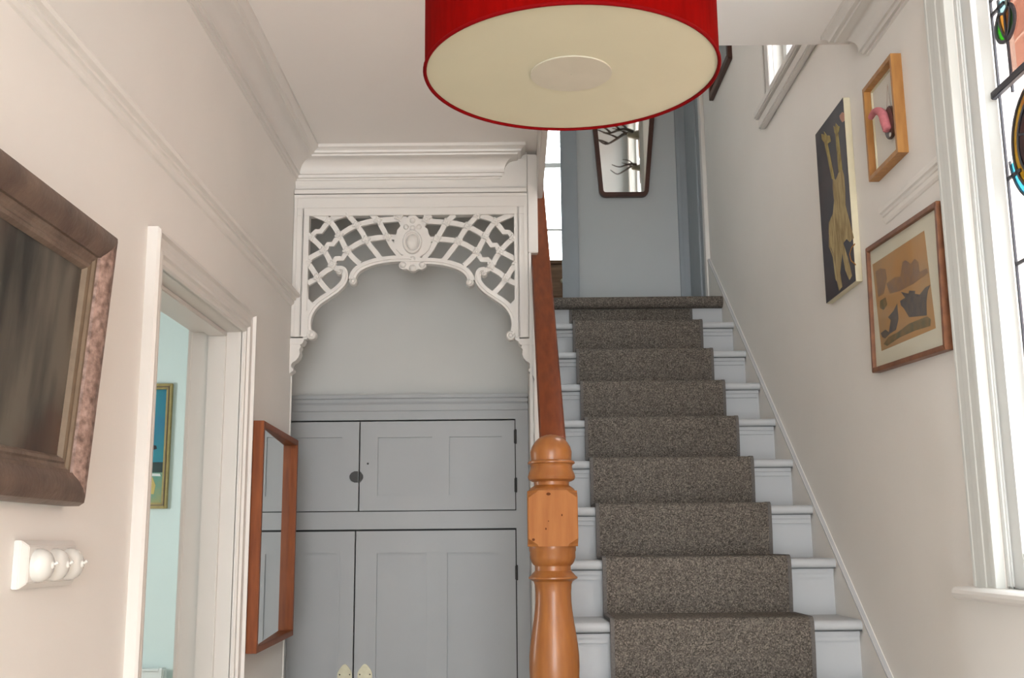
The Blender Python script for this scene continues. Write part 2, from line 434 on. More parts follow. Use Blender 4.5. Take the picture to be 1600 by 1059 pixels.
# ------------------------------------------------------------------ cornices, picture rails
CP = [(0, 0), (.106, 0), (.106, .012), (.096, .016), (.09, .022), (.088, .029), (.076, .031), (.074, .037), (.066, .039)]
for k in range(1, 8):
    a = math.pi / 2 * k / 8
    CP.append((.066 - .044 * math.sin(a), .039 + .046 * (1 - math.cos(a))))
CP += [(.022, .085), (.022, .092), (.015, .093), (.013, .099), (.013, .104), (.006, .106), (.006, .112), (0, .114)]
o = MB().prism([(XL + a, CEIL - b) for a, b in CP], 'Y', YW, YFR).build('trim_2', 'trim_paint', smooth=True, angle=25)
struct(o, 'moulded plaster cornice along the left wall', 'cornice')
def stations(rows):
    n_ = len(rows[0]); v_ = [p for r_ in rows for p in r_]
    f_ = [tuple(range(n_)), tuple(range(len(v_) - 1, len(v_) - 1 - n_, -1))]
    for q in range(len(rows) - 1):
        f_ += [(q * n_ + i, (q + 1) * n_ + i, (q + 1) * n_ + (i + 1) % n_, q * n_ + (i + 1) % n_) for i in range(n_)]
    return MB().add(v_, f_)
o = stations([[(XL, YFR - a, CEIL - b) for a, b in CP], [(-.046 + a, YFR - a, CEIL - b) for a, b in CP], [(-.046 + a, YFR - .0005, CEIL - b) for a, b in CP]]).build('trim_3', 'trim_paint', smooth=True, angle=25)
struct(o, 'moulded plaster cornice above the fretwork screen', 'cornice')
o = stations([[(XR - a, YW, CEIL - b) for a, b in CP], [(XR - a, 2.994 + a, CEIL - b) for a, b in CP], [(XR - .0005, 2.994 + a, CEIL - b) for a, b in CP]]).build('trim_4', 'trim_paint', smooth=True, angle=25)
struct(o, 'moulded plaster cornice ending above the boxed picture', 'cornice')
RP = [(0, 0), (.012, 0), (.020, .006), (.030, .008), (.034, .016), (.030, .024), (.018, .026), (.018, .034), (.012, .036), (.012, .048), (.006, .054), (0, .056)]
o = MB().prism([(XL + a, 2.412 - b) for a, b in RP], 'Y', YW, 4.07).build('trim_5', 'wall_paint', smooth=True, angle=25)
struct(o, 'painted picture rail along the left wall', 'picture rail')
o = MB().prism([(XR - a * .6, 2.385 - b) for a, b in RP], 'Y', 2.52, 2.955).build('trim_6', 'wall_paint', smooth=True, angle=25)
struct(o, 'short painted picture rail beside the stained glass window', 'picture rail')

# ------------------------------------------------------------------ left doorway
d1 = thing('door_1', (XL, 2.9, 0), 'white moulded door frame in the left wall, open to the aqua room', 'door frame', kind='structure')
AP = [(0, 0), (.024, 0), (.030, .006), (.030, .012), (.020, .016), (.016, .030), (.018, .040), (.022, .046), (.022, .054), (.014, .058), (.014, .072), (.008, .076), (0, .076)]  # (proud, distance inwards)
DY0, DY1, DZ = 2.505, 3.325, 2.11
DW = .076
def arch_v(yo, sgn, top):
    return [(XL + a, yo + sgn * b) for a, b in AP]
for ys, sg in ((DY0 - DW, 1), (DY1 + DW, -1)):
    n = len(AP)
    va = [(XL + a, ys + sg * b, 0) for a, b in AP] + [(XL + a, ys + sg * b, DZ + DW - b) for a, b in AP]
    MB().add(va, [tuple(range(n)), tuple(range(2 * n - 1, n - 1, -1))] + [(i, i + n, (i + 1) % n + n, (i + 1) % n) for i in range(n)]).build('architrave', 'trim_paint', d1, smooth=True, angle=25)
# head with mitred ends
hb = MB(); n = len(AP); va = []
for e_, (ys, sg) in enumerate(((DY0 - DW, 1), (DY1 + DW, -1))):
    for a, b in AP: va.append((XL + a, ys + sg * b, DZ + DW - b))
hb.add(va, [tuple(range(n)), tuple(range(2 * n - 1, n - 1, -1))] + [(i, i + n, (i + 1) % n + n, (i + 1) % n) for i in range(n)])
hb.build('architrave_head', 'trim_paint', d1, smooth=True, angle=25)
for y0, y1 in ((DY0 - .025, DY0), (DY1, DY1 + .025)):
    MB().box(-1.0, XL + .002, y0, y1, 0, DZ).build('jamb', 'trim_paint', d1)
MB().box(-1.0, XL + .002, DY0 - .025, DY1 + .025, DZ, DZ + .025).build('head', 'trim_paint', d1)
MB().box(-.947, -.892, DY1 - .014, DY1, 0, DZ - .014).build('door_stop', 'trim_paint', d1, bevel=.002)
MB().box(-.947, -.892, DY0, DY0 + .014, 0, DZ - .014).build('door_stop', 'trim_paint', d1, bevel=.002)
MB().box(-.947, -.892, DY0, DY1, DZ - .014, DZ).build('door_stop', 'trim_paint', d1, bevel=.002)
MB().box(-1.012, -1.0, DY1 - .004, DY1 + .08, 0, DZ + .07).build('inner_architrave', 'trim_paint', d1, bevel=.002)
# dark wall end-grain behind the recess corner bead
struct(MB().box(XL - .004, XL + .004, 4.087, 4.099, 0, 2.09).build('trim_7', 'trim_paint', bevel=.002), 'slim white bead on the end of the left wall', 'trim')

# ------------------------------------------------------------------ fretwork screen
S1 = 7.562
def fz(x, y, ox=440, oy=320):          # zoomed crop -> point on the fretwork plane (X, Z)
    p = P(ox + x / S1, oy + y / S1, 'Y', YFR); return (p.x, p.z)
XC = -0.3855
def mirx(pts): return [(2 * XC - a, b - .010) for a, b in pts]
fs_ = thing('fretwork_screen', (-.39, YFR, 2.09), 'white carved fretwork arch screen spanning the passage before the grey cupboard', 'fretwork screen')
Z_IN = 2.715                                # underside of the header
hd = MB().box(XL, .0655, YFR - .012, YFR + .03, Z_IN, 2.828)
hd.build('header', 'trim_paint', fs_, bevel=.002)
MB().box(XL, .0655, YFR - .017, YFR - .012, 2.786, 2.826).box(XL, .0655, YFR - .021, YFR - .017, 2.80, 2.822).build('header_moulding', 'trim_paint', fs_, bevel=.003)
MB().box(XL + .012, .0555, YFR - .017, YFR - .012, 2.744, 2.752).build('header_bead', 'trim_paint', fs_, bevel=.002)
MB().box(XL, .0655, YFR - .0012, YFR + .03, 2.828, CEIL).build('frieze', 'trim_paint', fs_, bevel=.0015)
zb = 2.235
MB().box(XL, -.787, YFR - .012, YFR + .03, zb, Z_IN).box(XL + .002, XL + .014, YFR - .018, YFR - .012, zb, 2.786).box(XL + .034, XL + .039, YFR - .015, YFR - .012, zb, 2.744).build('post', 'trim_paint', fs_, bevel=.0015)
MB().box(.012, .0655, YFR - .012, YFR + .03, zb - .01, Z_IN).box(.050, .0635, YFR - .018, YFR - .012, zb - .01, 2.786).box(.026, .031, YFR - .015, YFR - .012, zb - .01, 2.744).build('post', 'trim_paint', fs_, bevel=.0015)
# end board beside the handrail
MB().box(.0665, .1045, YFR - .024, YFR + .014, 2.555, 2.955).build('end_board', 'trim_paint', fs_, bevel=.003)
MB().box(.0665, .0770, YFR - .024, YFR + .014, 1.70, 2.555).build('end_board', 'trim_paint', fs_, bevel=.002)
BARS = [
    [(335, 95), (450, 140), (560, 190), (630, 270), (680, 360), (725, 450), (775, 540), (850, 630), (925, 700)],
    [(775, 110), (830, 170), (890, 240), (950, 325), (1000, 415), (1075, 520), (1170, 640)],
    [(1045, 100), (1140, 185), (1195, 280), (1250, 380), (1310, 490), (1400, 610)],
    [(1325, 100), (1385, 150), (1430, 230), (1460, 300)],
    [(345, 385), (430, 460), (500, 540), (550, 620), (600, 710), (690, 790)],
    [(310, 680), (370, 770), (425, 860), (490, 950), (575, 1040)],
    [(560, 190), (640, 145), (775, 105)],
    [(680, 360), (780, 295), (890, 240), (1010, 205), (1140, 185), (1260, 175), (1385, 165), (1480, 170)],
    [(775, 540), (880, 470), (1000, 415), (1120, 390), (1250, 380), (1400, 385), (1480, 395)],
    [(310, 640), (400, 590), (500, 540)],
    [(310, 925), (425, 860), (510, 790), (600, 740)],
]
ZIG = [
    [(345, 385), (375, 345), (405, 312), (465, 312), (500, 262), (560, 190)],
    [(500, 540), (530, 500), (550, 462), (605, 465), (640, 415), (680, 360)],
    [(600, 710), (625, 665), (640, 632), (720, 632), (745, 590), (775, 540)],
]
ROS = [(560, 190), (775, 112), (345, 385), (680, 360), (890, 240), (1140, 188), (1385, 150), (500, 540), (775, 540), (1000, 415), (1250, 380), (310, 680), (600, 710), (425, 860)]
BW = .0205
def both(fn):
    fn(lambda q: q); fn(mirx)
def mkbars(tr):
    k = 0
    for b in BARS:
        pts = tr([fz(*q) for q in b]); k += 1
        MB().ribbon(catmull(pts, 5), BW, 'Y', YFR - .004 + .0003 * k, YFR + .012 + .0003 * k).build('lattice_bar', 'trim_paint', fs_)
    for b in ZIG:
        pts = tr([fz(*q) for q in b]); k += 1
        MB().ribbon(pts, BW * .95, 'Y', YFR - .004 + .0003 * k, YFR + .012 + .0003 * k).build('lattice_bar', 'trim_paint', fs_)
    for q in ROS:
        x, z = tr([fz(*q)])[0]
        b = MB(); r_ = .0135
        b.lathe([(r_, 0), (r_, -.003), (r_ * .75, -.006), (r_ * .45, -.0045), (r_ * .4, -.008), (r_ * .1, -.0095)], (x, YFR - .004, z), 8, 'Y')
        for t in range(4):
            a = t * math.pi / 2 + .3
            b.lathe([(.0052, 0), (.0048, -.004), (.002, -.006)], (x + math.cos(a) * r_, YFR - .004, z + math.sin(a) * r_), 8, 'Y')
        b.build('rosette', 'trim_paint', fs_, smooth=True)
both(mkbars)

def scroll(pts, ws_, name, tr, curl=None, y0=-.016):
    p2 = tr([fz(*q[:2], *(q[2:] if len(q) > 2 else ())) for q in pts])
    c2 = catmull(p2, 6); n_ = len(c2)
    ww = [ws_[0] + (ws_[1] - ws_[0]) * i / (n_ - 1) for i in range(n_)]
    b = MB().ribbon(c2, ww, 'Y', YFR + y0, YFR + .018)
    b.ribbon(c2, [q * .28 for q in ww], 'Y', YFR + y0 - .006, YFR + y0)
    if curl:
        for (cx, cy, ox, oy, r_) in curl:
            x, z = tr([fz(cx, cy, ox, oy)])[0]
            b.lathe([(r_, .034), (r_, 0), (r_ * .8, -.004), (r_ * .55, 0), (r_ * .5, -.001), (r_ * .35, -.007), (.001, -.009)], (x, YFR + y0, z), 20, 'Y')
    return b.build(name, 'trim_paint', fs_, smooth=True, angle=35)
def mkscroll(tr):
    scroll([(1560, 648), (1420, 645), (1280, 652), (1130, 675), (1000, 715), (910, 765), (855, 830), (838, 890)], (.023, .028), 'arch_scroll', tr, [(850, 912, 440, 320, .0155)])
    scroll([(660, 800), (690, 765), (740, 780), (758, 850), (735, 925), (660, 1005), (560, 1075), (430, 1165), (345, 1275), (312, 1385), (315, 1480), (340, 1535)], (.021, .0285), 'arch_scroll', tr,
           [(688, 800, 440, 320, .0135), (360, 560, 440, 450, .0185)])
    # solid corner between post and scroll
    pl_ = tr([fz(*q) for q in [(310, 960), (318, 1110), (370, 1165), (345, 1280), (305, 1390), (300, 1500), (310, 1580), (300, 1590)]])
    z_ = pl_[-1][1]; e = tr([(-.800, z_)])[0]; e2 = tr([(-.800, fz(310, 960)[1])])[0]
    MB().prism(pl_ + [e, e2], 'Y', YFR - .006, YFR + .02).build('corner_panel', 'trim_paint', fs_)
    # bracket under the post
    q = tr([fz(x, y, 440, 450) for x, y in [(60, 600), (268, 600), (276, 612), (262, 650), (240, 672), (60, 672)]])
    MB().prism(q, 'Y', YFR - .016, YFR + .045).build('bracket_cap', 'trim_paint', fs_, bevel=.001)
    q = tr([fz(x, y, 440, 450) for x, y in [(60, 672), (225, 672), (232, 700), (216, 730), (222, 780), (205, 825), (172, 862), (135, 885), (118, 915), (122, 940), (145, 960), (142, 985), (112, 1000), (92, 1030), (72, 1075), (60, 1078)]])
    MB().prism(q, 'Y', YFR - .012, YFR + .042).build('bracket', 'trim_paint', fs_)
both(mkscroll)
# centre cartouche
ca = [(338, 5), (344, 11), (350, 15), (356, 20), (360, 24), (366, 25), (372, 28), (382, 29), (390, 26), (397, 20), (402, 12), (406, 11), (410, 18), (414, 22), (419, 21), (422, 15), (421, 9), (425, 3)]
def cpt(dx, y):
    p = P(645 + dx, y, 'Y', YFR); return (p.x, p.z)
outl = [cpt(h, y) for y, h in ca] + [cpt(-h, y) for y, h in reversed(ca)]
cart = MB().prism(outl, 'Y', YFR - .014, YFR + .016).build('cartouche', 'trim_paint', fs_, bevel=.002)
cx, cz = cpt(0, 380)
def oval(r1, r2, y0, y1, c_, seg=28):
    return [(c_[0] + r1 * math.cos(2 * math.pi * k / seg), c_[1] + r2 * math.sin(2 * math.pi * k / seg)) for k in range(seg)]
b = MB(); seg = 32; v_ = []; f_ = []
RG = [(1.0, 0), (1.0, -.008), (.93, -.013), (.82, -.013), (.74, -.006), (.66, -.004), (.62, -.010), (.52, -.015), (.36, -.019), (.16, -.0215), (.02, -.022)]
for sc, d in RG:
    v_ += [(cx + .037 * sc * math.cos(2 * math.pi * k / seg), YFR - .0138 + d, cz + .048 * sc * math.sin(2 * math.pi * k / seg)) for k in range(seg)]
for r_i in range(len(RG) - 1):
    f_ += [(r_i * seg + k, r_i * seg + (k + 1) % seg, (r_i + 1) * seg + (k + 1) % seg, (r_i + 1) * seg + k) for k in range(seg)]
f_ += [tuple(range(seg)), tuple((len(RG) - 1) * seg + k for k in range(seg))]
b.add(v_, f_).build('boss', 'trim_paint', cart, smooth=True, angle=50)
for dx, y_, r_ in ((0, 346, .012), (-10, 356, .011), (10, 356, .011), (0, 358, .012), (-15, 415, .013), (15, 415, .013), (0, 420, .014), (0, 406, .012)):
    x, z = cpt(dx, y_)
    MB().lathe([(r_, .004), (r_, 0), (r_ * .8, -.005), (r_ * .4, -.008), (.001, -.009)], (x, YFR - .014, z), 14, 'Y').build('carved_leaf', 'trim_paint', cart, smooth=True)

# ------------------------------------------------------------------ grey cupboard
cb = thing('built_in_cupboard', (-.45, YCUP, 0), 'grey painted built-in cupboard with panelled doors in the recess', 'cupboard')
Y = YCUP
fr = MB()
fr.box(.011, .0645, Y, Y + .05, 0, 1.963).box(-1.045, .0645, Y, Y + .05, 1.963, 2.0).box(-1.045, .011, Y, Y + .05, 1.514, 1.585).box(-1.045, -1.0, Y, Y + .05, 0, 1.963).box(-1.045, .011, Y, Y + .05, 0, .06)
fr.build('face_frame', 'grey_paint', cb)
cr = MB().box(-1.045, .0645, Y - .012, Y + .055, 2.0, 2.028).box(-1.045, .0645, Y - .02, Y + .055, 2.033, 2.05).box(-1.045, .0645, Y - .016, Y + .055, 2.028, 2.033).box(-1.045, .0645, Y - .032, Y + .055, 2.05, 2.066)
cr.build('cornice', 'grey_paint', cb, bevel=.003)
MB().box(-1.04, .06, Y + .06 - .008, Y + .059, .02, 1.99).build('gap_shade', 'black_iron', cb)  # black sheet standing in for the shade in the door gaps
MB().box(.0475, .0645, Y - .008, Y, 0, 2.0).build('edge_bead', 'grey_paint', cb, bevel=.003)
def cdoor(x0, x1, z0, z1, panels, mould=0):
    dr = MB(); g = .0028
    x0 += g; x1 -= g; z0 += g; z1 -= g + .003
    # frame pieces around the panels
    xs = [x0]; 
    pz0, pz1 = panels[0][2], panels[0][3]
    dr.box(x0, x1, Y - .003, Y + .02, z0, pz0).box(x0, x1, Y - .003, Y + .02, pz1, z1)
    e = x0
    for p in panels:
        dr.box(e, p[0], Y - .003, Y + .02, pz0, pz1); e = p[1]
    dr.box(e, x1, Y - .003, Y + .02, pz0, pz1)
    d_ = dr.build('door', 'grey_paint', cb)
    for p in panels:
        MB().box(p[0], p[1], Y + .009, Y + .018, p[2], p[3]).build('panel', 'grey_paint', d_)
        if mould:
            mm = MB(); t = .011
            mm.box(p[0], p[0] + t, Y - .005, Y + .009, p[2], p[3]).box(p[1] - t, p[1], Y - .005, Y + .009, p[2], p[3]).box(p[0] + t, p[1] - t, Y - .005, Y + .009, p[3] - t, p[3])
            mm.build('panel_moulding', 'grey_paint', d_)
    return d_
duR = cdoor(-.637, .010, 1.586, 1.962, [(-.561, -.337, 1.650, 1.890), (-.265, -.046, 1.650, 1.890)])
duL = cdoor(-1.0, -.637, 1.586, 1.962, [(-.93, -.711, 1.650, 1.892)])
dlR = cdoor(-.648, .009, .062, 1.512, [(-.570, -.356, .25, 1.428), (-.283, -.074, .25, 1.428)], 1)
dlL = cdoor(-1.0, -.648, .062, 1.512, [(-.93, -.709, .25, 1.430)], 1)
# hinges
for dd, zz in ((duR, 1.888), (duR, 1.688), (dlR, 1.335), (dlR, .40)):
    h = MB().box(.004, .0135, Y - .007, Y - .003, zz - .027, zz + .027)
    h.lathe([(.0045, -.03), (.0045, .03)], (.0105, Y - .008, zz), 10)
    h.build('hinge', 'black_iron', dd, smooth=True)
# round latch: one half on each upper door
def half_disc(x0, x1, par, nm):
    c_ = (-.648, 1.7275); r1, r2 = .029, .024
    pts = [(c_[0] + r1 * math.cos(2 * math.pi * (k + .5) / 12), c_[1] + r2 * math.sin(2 * math.pi * (k + .5) / 12)) for k in range(12)]
    pts = [(min(max(x, x0), x1), z) for x, z in pts]
    MB().prism(pts, 'Y', Y - .013, Y - .003).build(nm, 'black_iron', par, bevel=.0015)
half_disc(-.70, -.641, duL, 'latch'); half_disc(-.634, -.6, duR, 'latch_keep')
MB().lathe([(.0045, 0), (.004, -.002)], (-.602, Y - .003, 1.782), 10, 'Y').build('key_hole', 'black_iron', duR)
# ogee-topped brass finger plates
def plate(cx_, par):
    hw = .029; zt = .983
    prof = [(-hw, .72), (hw, .72), (hw, zt - .035), (hw * .9, zt - .027), (hw * .75, zt - .02), (hw * .4, zt - .006), (.004, zt), (-.004, zt), (-hw * .4, zt - .006), (-hw * .75, zt - .02), (-hw * .9, zt - .027), (-hw, zt - .035)]
    o_ = MB().prism([(cx_ + a, z) for a, z in prof], 'Y', Y - .0065, Y - .003).build('finger_plate', 'brass', par, bevel=.0008)
    for sx in (-1, 1):
        MB().lathe([(.003, 0), (.002, -.0015)], (cx_ + sx * .02, Y - .0065, zt - .04), 8, 'Y').build('screw', 'black_iron', o_)
plate(-.6815, dlL); plate(-.601, dlR)

# ------------------------------------------------------------------ staircase
SX0, SX1 = .1005, 1.05
st = thing('staircase', (.575, Y0S, 0), 'white painted wooden staircase with rounded nosings rising between handrail and right wall', 'staircase')
FIRST = -6
def tread_mesh(x0, x1):
    b = MB(); r_ = .016
    pf = [(RUN + .050, 0), (RUN + .050, -.032), (.0, -.032)]
    for k in range(7):
        a = -math.pi / 2 - math.pi * k / 6
        pf.append((.016 + r_ * math.cos(a), -.016 + r_ * math.sin(a)))
    return [(y, z) for y, z in pf]
for i in range(FIRST, 8):
    y, z = Y0S + RUN * i, Z0S + RISE * i
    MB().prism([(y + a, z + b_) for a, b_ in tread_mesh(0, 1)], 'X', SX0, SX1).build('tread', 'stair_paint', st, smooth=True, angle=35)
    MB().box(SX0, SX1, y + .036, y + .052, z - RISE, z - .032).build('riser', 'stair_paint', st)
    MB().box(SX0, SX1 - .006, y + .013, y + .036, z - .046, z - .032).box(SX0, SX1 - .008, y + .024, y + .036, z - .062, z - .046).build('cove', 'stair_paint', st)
y, z = Y0S + RUN * 8, LAND
MB().box(SX0, SX1, y + .036, y + .052, z - RISE, z - .03).build('riser', 'stair_paint', st)
# wall string on the right with bead, closed string on the left
def slope(y_, dz=0): return Z0S + (RISE / RUN) * (y_ - Y0S) + dz
ya, yb = 2.0, 5.60
sp = MB().prism([(ya, slope(ya, .014) - .34), (yb, slope(yb, .014) - .34), (yb, slope(yb, .014)), (ya, slope(ya, .014))], 'X', SX1, XR - .001)
sp.build('wall_string', 'wall_paint', st)
MB().prism([(ya, slope(ya, .002)), (yb, slope(yb, .002)), (yb, slope(yb, .0145)), (ya, slope(ya, .0145))], 'X', SX1 - .0025, XR - .001).build('string_bead', 'stair_paint', st, bevel=.003)
ya, yb = 3.09, YLAND + .02
MB().prism([(ya, slope(ya, -.20)), (yb, slope(yb, -.20)), (yb, slope(yb, .05)), (ya, slope(ya, .05))], 'X', .0775, SX0).build('outer_string', 'trim_paint', st, bevel=.002)
MB().prism([(3.09, .0), (4.09, .0), (4.09, slope(4.09, -.20)), (3.09, slope(3.09, -.20))], 'X', .0775, .0955).build('spandrel', 'grey_paint', st)

# ------------------------------------------------------------------ stair runner and landing carpet
CX0, CX1, CT = .293, .894, .012
def runner_path():
    pts = []
    for i in range(-4, 8):
        y, z = Y0S + RUN * i, Z0S + RISE * i
        yf = y - CT
        pts.append((yf + .004, z - RISE + CT))
        pts.append((yf - .003, z - RISE * .5))
        pts.append((yf - .004, z - .03))
        for k in range(1, 6):
            a = math.pi - (math.pi / 2) * k / 6
            pts.append((yf + .018 + .022 * math.cos(a), z + CT - .02 + .02 * math.sin(a)))
        pts.append((yf + .02, z + CT)); pts.append((y + RUN - CT - .012, z + CT))
    y, z = Y0S + RUN * 8, LAND
    pts[-1] = (y + .036 - CT, z - RISE + CT)
    pts.append((y + .036 - CT, z - .09)); pts.append((y + .036 - CT, z - .060))
    return pts
RPth = runner_path()
rn = thing('stair_runner', (.59, Y0S, Z0S), 'grey-brown tweed carpet runner down the middle of the white stairs', 'carpet')
def offset(pts, d):
    out = []
    for i, p in enumerate(pts):
        a = Vector(pts[max(i - 1, 0)]); b_ = Vector(pts[min(i + 1, len(pts) - 1)])
        t = (b_ - a).normalized(); nn = Vector((t.y, -t.x))
        out.append((p[0] + nn.x * d, p[1] + nn.y * d))
    return out
def strip(path, x0, x1, th, nx=1):
    inn = offset(path, th); b = MB(); n_ = len(path)
    v_ = []
    for i in range(n_):
        v_ += [(x0, *path[i]), (x1, *path[i]), (x1, *inn[i]), (x0, *inn[i])]
    f_ = [(0, 1, 2, 3), tuple(4 * n_ - k for k in (1, 2, 3, 4))]
    for i in range(n_ - 1):
        for k in range(4):
            k2 = (k + 1) % 4
            f_.append((4 * i + k, 4 * i + k2, 4 * i + 4 + k2, 4 * i + 4 + k))
    return b.add(v_, f_)
strip(RPth, CX0, CX1, .008).build('runner_pile', 'carpet', rn, smooth=True, angle=50)
for x in (CX0, CX1):
    strip(offset(RPth, -.0015), x - .006, x + .006, .012).build('binding', 'carpet_binding', rn, smooth=True, angle=50)
lc = []
for k in range(9):
    a = -math.pi / 2 - math.pi * k / 8
    lc.append((YLAND + .012 + .029 * math.cos(a), LAND - .029 + .029 * math.sin(a)))
prof = [(YLAND + .03, LAND - .058)] + lc + [(YB - .02, LAND), (YB - .02, LAND - .011), (YLAND + .03, LAND - .011)]
tag(MB().prism(prof, 'X', .158, SX1 - .002).build('landing_carpet', 'carpet', smooth=True, angle=50), 'grey-brown tweed landing carpet rolled over the top step', 'carpet')

# ------------------------------------------------------------------ balustrade: turned newel, handrail, balusters
NX, NY = .105, 3.0
bl = thing('stair_banister', (NX, NY, 0), 'turned pine newel post with dark reddish wooden handrail climbing the stairs', 'banister')
def nz_(py): return P(861, py, 'Y', NY).z
def npf(lst): return [(w_ * .5 * .00177, nz_(y_)) for y_, w_ in lst]
ballp = [(678.6, 2), (679.6, 16), (682, 30), (686, 42), (691, 51), (698, 60), (706, 64.6), (713, 64), (719.5, 62.5), (720.5, 70), (722.5, 73.5), (724.5, 73), (726, 67), (729, 64.5), (734, 66), (739, 70.5), (745, 74), (749.5, 71), (752, 62), (753, 55), (758, 54), (759.5, 57), (762, 65), (765, 71), (768.5, 74)]
MB().lathe([(r_, z - 0) for r_, z in npf(ballp)][::-1], (NX, NY, 0), 48).build('newel_cap', 'pine', bl, smooth=True, angle=30)
zt, zb_ = nz_(767.5), nz_(853.5); hb_ = .0672
def ring(z, c_, h_=hb_):
    return [(NX + sx, NY + sy, z) for sx, sy in ((h_, -h_ + c_), (h_, h_ - c_), (h_ - c_, h_), (-h_ + c_, h_), (-h_, h_ - c_), (-h_, -h_ + c_), (-h_ + c_, -h_), (h_ - c_, -h_))]
v_ = []; cs = [(zb_, .028), (zb_ + .006, .025), (zb_ + .014, .012), (zb_ + .02, .003), (zt - .02, .003), (zt - .012, .012), (zt - .005, .024), (zt, .028)]
for z, c_ in cs: v_ += ring(z, c_)
f_ = [tuple(range(8)), tuple(range(8 * len(cs) - 1, 8 * len(cs) - 9, -1))]
for i in range(len(cs) - 1):
    f_ += [(8 * i + k, 8 * i + (k + 1) % 8, 8 * i + 8 + (k + 1) % 8, 8 * i + 8 + k) for k in range(8)]
nb_ = MB().add(v_, f_).build('newel_block', 'pine_block', bl)
for kx, ky, rx_, rz_ in ((857, 771.5, .006, .004), (878, 804.5, .0018, .0034), (857, 814, .0016, .0016), (853, 826, .0022, .003), (833.5, 843, .004, .0036)):
    kp = P(kx, ky, 'Y', NY - hb_)
    MB().prism([(kp.x + rx_ * math.cos(2 * math.pi * k / 10), kp.z + rz_ * math.sin(2 * math.pi * k / 10)) for k in range(10)], 'Y', NY - hb_ - .0006, NY - hb_ + .002).build('knot', 'knot_dark', nb_)
shaft = [(853, 72), (860, 72), (862, 70), (871, 70), (877, 66), (881, 61), (884, 55), (891, 55), (893, 58), (896, 64), (899, 69), (901.5, 75), (903.5, 75), (905.5, 68), (908, 60), (913, 56.5), (926, 54.7), (940, 55), (954, 57.5), (968, 61), (982, 65.5), (996, 69.5), (1010, 73), (1025, 75.5), (1042, 76), (1060, 74.5)]
pf = npf(shaft)
zz = pf[-1][1]
pf += [(.062, zz - .04), (.056, zz - .10), (.050, zz - .16), (.047, zz - .22), (.047, zz - .25), (.058, zz - .26), (.062, zz - .275), (.058, zz - .29), (.06, zz - .31)]
MB().lathe(pf[::-1], (NX, NY, 0), 48).build('newel_shaft', 'pine', bl, smooth=True, angle=30)
MB().box(NX - .067, NX + .067, NY - .067, NY + .067, 0, zz - .30).build('newel_base', 'pine', bl, bevel=.004)
# handrail (its top runs from the cap of the newel up to the landing)
HS = RISE / RUN
def rail_pf():
    hw = .037
    return [(-hw * .6, -.052), (hw * .6, -.052), (hw * .75, -.036), (hw, -.030), (hw, -.012), (hw * .86, -.003), (hw * .5, 0), (-hw * .5, 0), (-hw * .86, -.003), (-hw, -.012), (-hw, -.030), (-hw * .75, -.036)]
pr_ = rail_pf(); n_ = len(pr_); v_ = []
for yy, xc in ((3.045, .112), (5.24, .118)):
    for a, b_ in pr_: v_.append((xc + a, yy, 1.745 + HS * (yy - 3.04) + b_))
MB().add(v_, [tuple(range(n_)), tuple(range(2 * n_ - 1, n_ - 1, -1))] + [(i, i + n_, (i + 1) % n_ + n_, (i + 1) % n_) for i in range(n_)]).build('handrail', 'mahogany', bl, smooth=True, angle=30)
MB().box(.085, .155, 5.24, 5.31, LAND, 3.52).build('landing_newel', 'mahogany', bl, bevel=.004)
for i in range(16):
    yy = 3.19 + i * RUN / 2
    if yy > 5.15: break
    zr = 1.745 + HS * (yy - 3.04) - .05
    MB().prism([(yy - .014, slope(yy - .014, .048)), (yy + .014, slope(yy + .014, .048)), (yy + .014, zr + HS * .014), (yy - .014, zr - HS * .014)], 'X', .082, .098).build('baluster', 'trim_paint', bl)

# ------------------------------------------------------------------ landing joinery
t8 = thing('trim_8', (.36, YB, LAND), 'blue-grey door casings framing the landing wall', 'trim', kind='structure')
MB().box(.300, .399, YB - .03, YB, LAND, 5.2).box(.312, .325, YB - .036, YB - .03, LAND, 5.2).build('casing', 'blue_grey_paint', t8, bevel=.003)
MB().box(.392, .404, YB - .012, YB, LAND, 5.2).build('casing_bead', 'landing_paint', t8)
MB().box(.995, 1.0615, YB - .03, YB, LAND, 5.2).box(1.010, 1.02, YB - .036, YB - .03, LAND, 5.2).build('casing', 'blue_grey_paint', t8, bevel=.003)
t9 = thing('trim_9', (XR, 5.9, LAND), 'blue-grey casing at the far end of the right stair wall', 'trim', kind='structure')
MB().box(XR - .014, XR, 5.67, YB - .036, LAND, 5.2).build('casing', 'blue_grey_paint', t9, bevel=.003)
MB().box(XR - .024, XR - .014, 5.78, 5.86, LAND, 5.2).build('casing_step', 'blue_grey_paint', t9, bevel=.003)
MB().box(XR - .022, XR, 5.605, 5.67, LAND, 5.2).build('white_bead', 'trim_paint', t9, bevel=.004)

# passage window
w3 = thing('window_3', (.125, 8.0, 3.53), 'bright sash window at the end of the landing passage', 'window', kind='structure')
MB().box(-.31, -.25, 7.975, 8.08, 3.5, 5.0).box(.50, .56, 7.975, 8.08, 3.5, 5.0).box(-.31, .56, 7.975, 8.08, 4.95, 5.02).build('frame', 'trim_paint', w3, bevel=.003)
MB().box(-.34, .59, 7.94, 8.05, 3.49, 3.53).build('sill', 'trim_paint', w3, bevel=.005)
for za, zc in ((3.53, 4.36), (4.33, 4.95)):
    yy = 8.03 if za < 4 else 8.06
    MB().box(-.25, -.21, yy, yy + .03, za, zc).box(.46, .50, yy, yy + .03, za, zc).box(-.25, .5, yy, yy + .03, za, za + .045).box(-.25, .5, yy, yy + .03, zc - .035, zc).build('sash', 'trim_paint', w3, bevel=.002)
    MB().box(-.22, .47, yy + .012, yy + .016, za + .03, zc - .03).build('pane', 'clear_glass', w3)
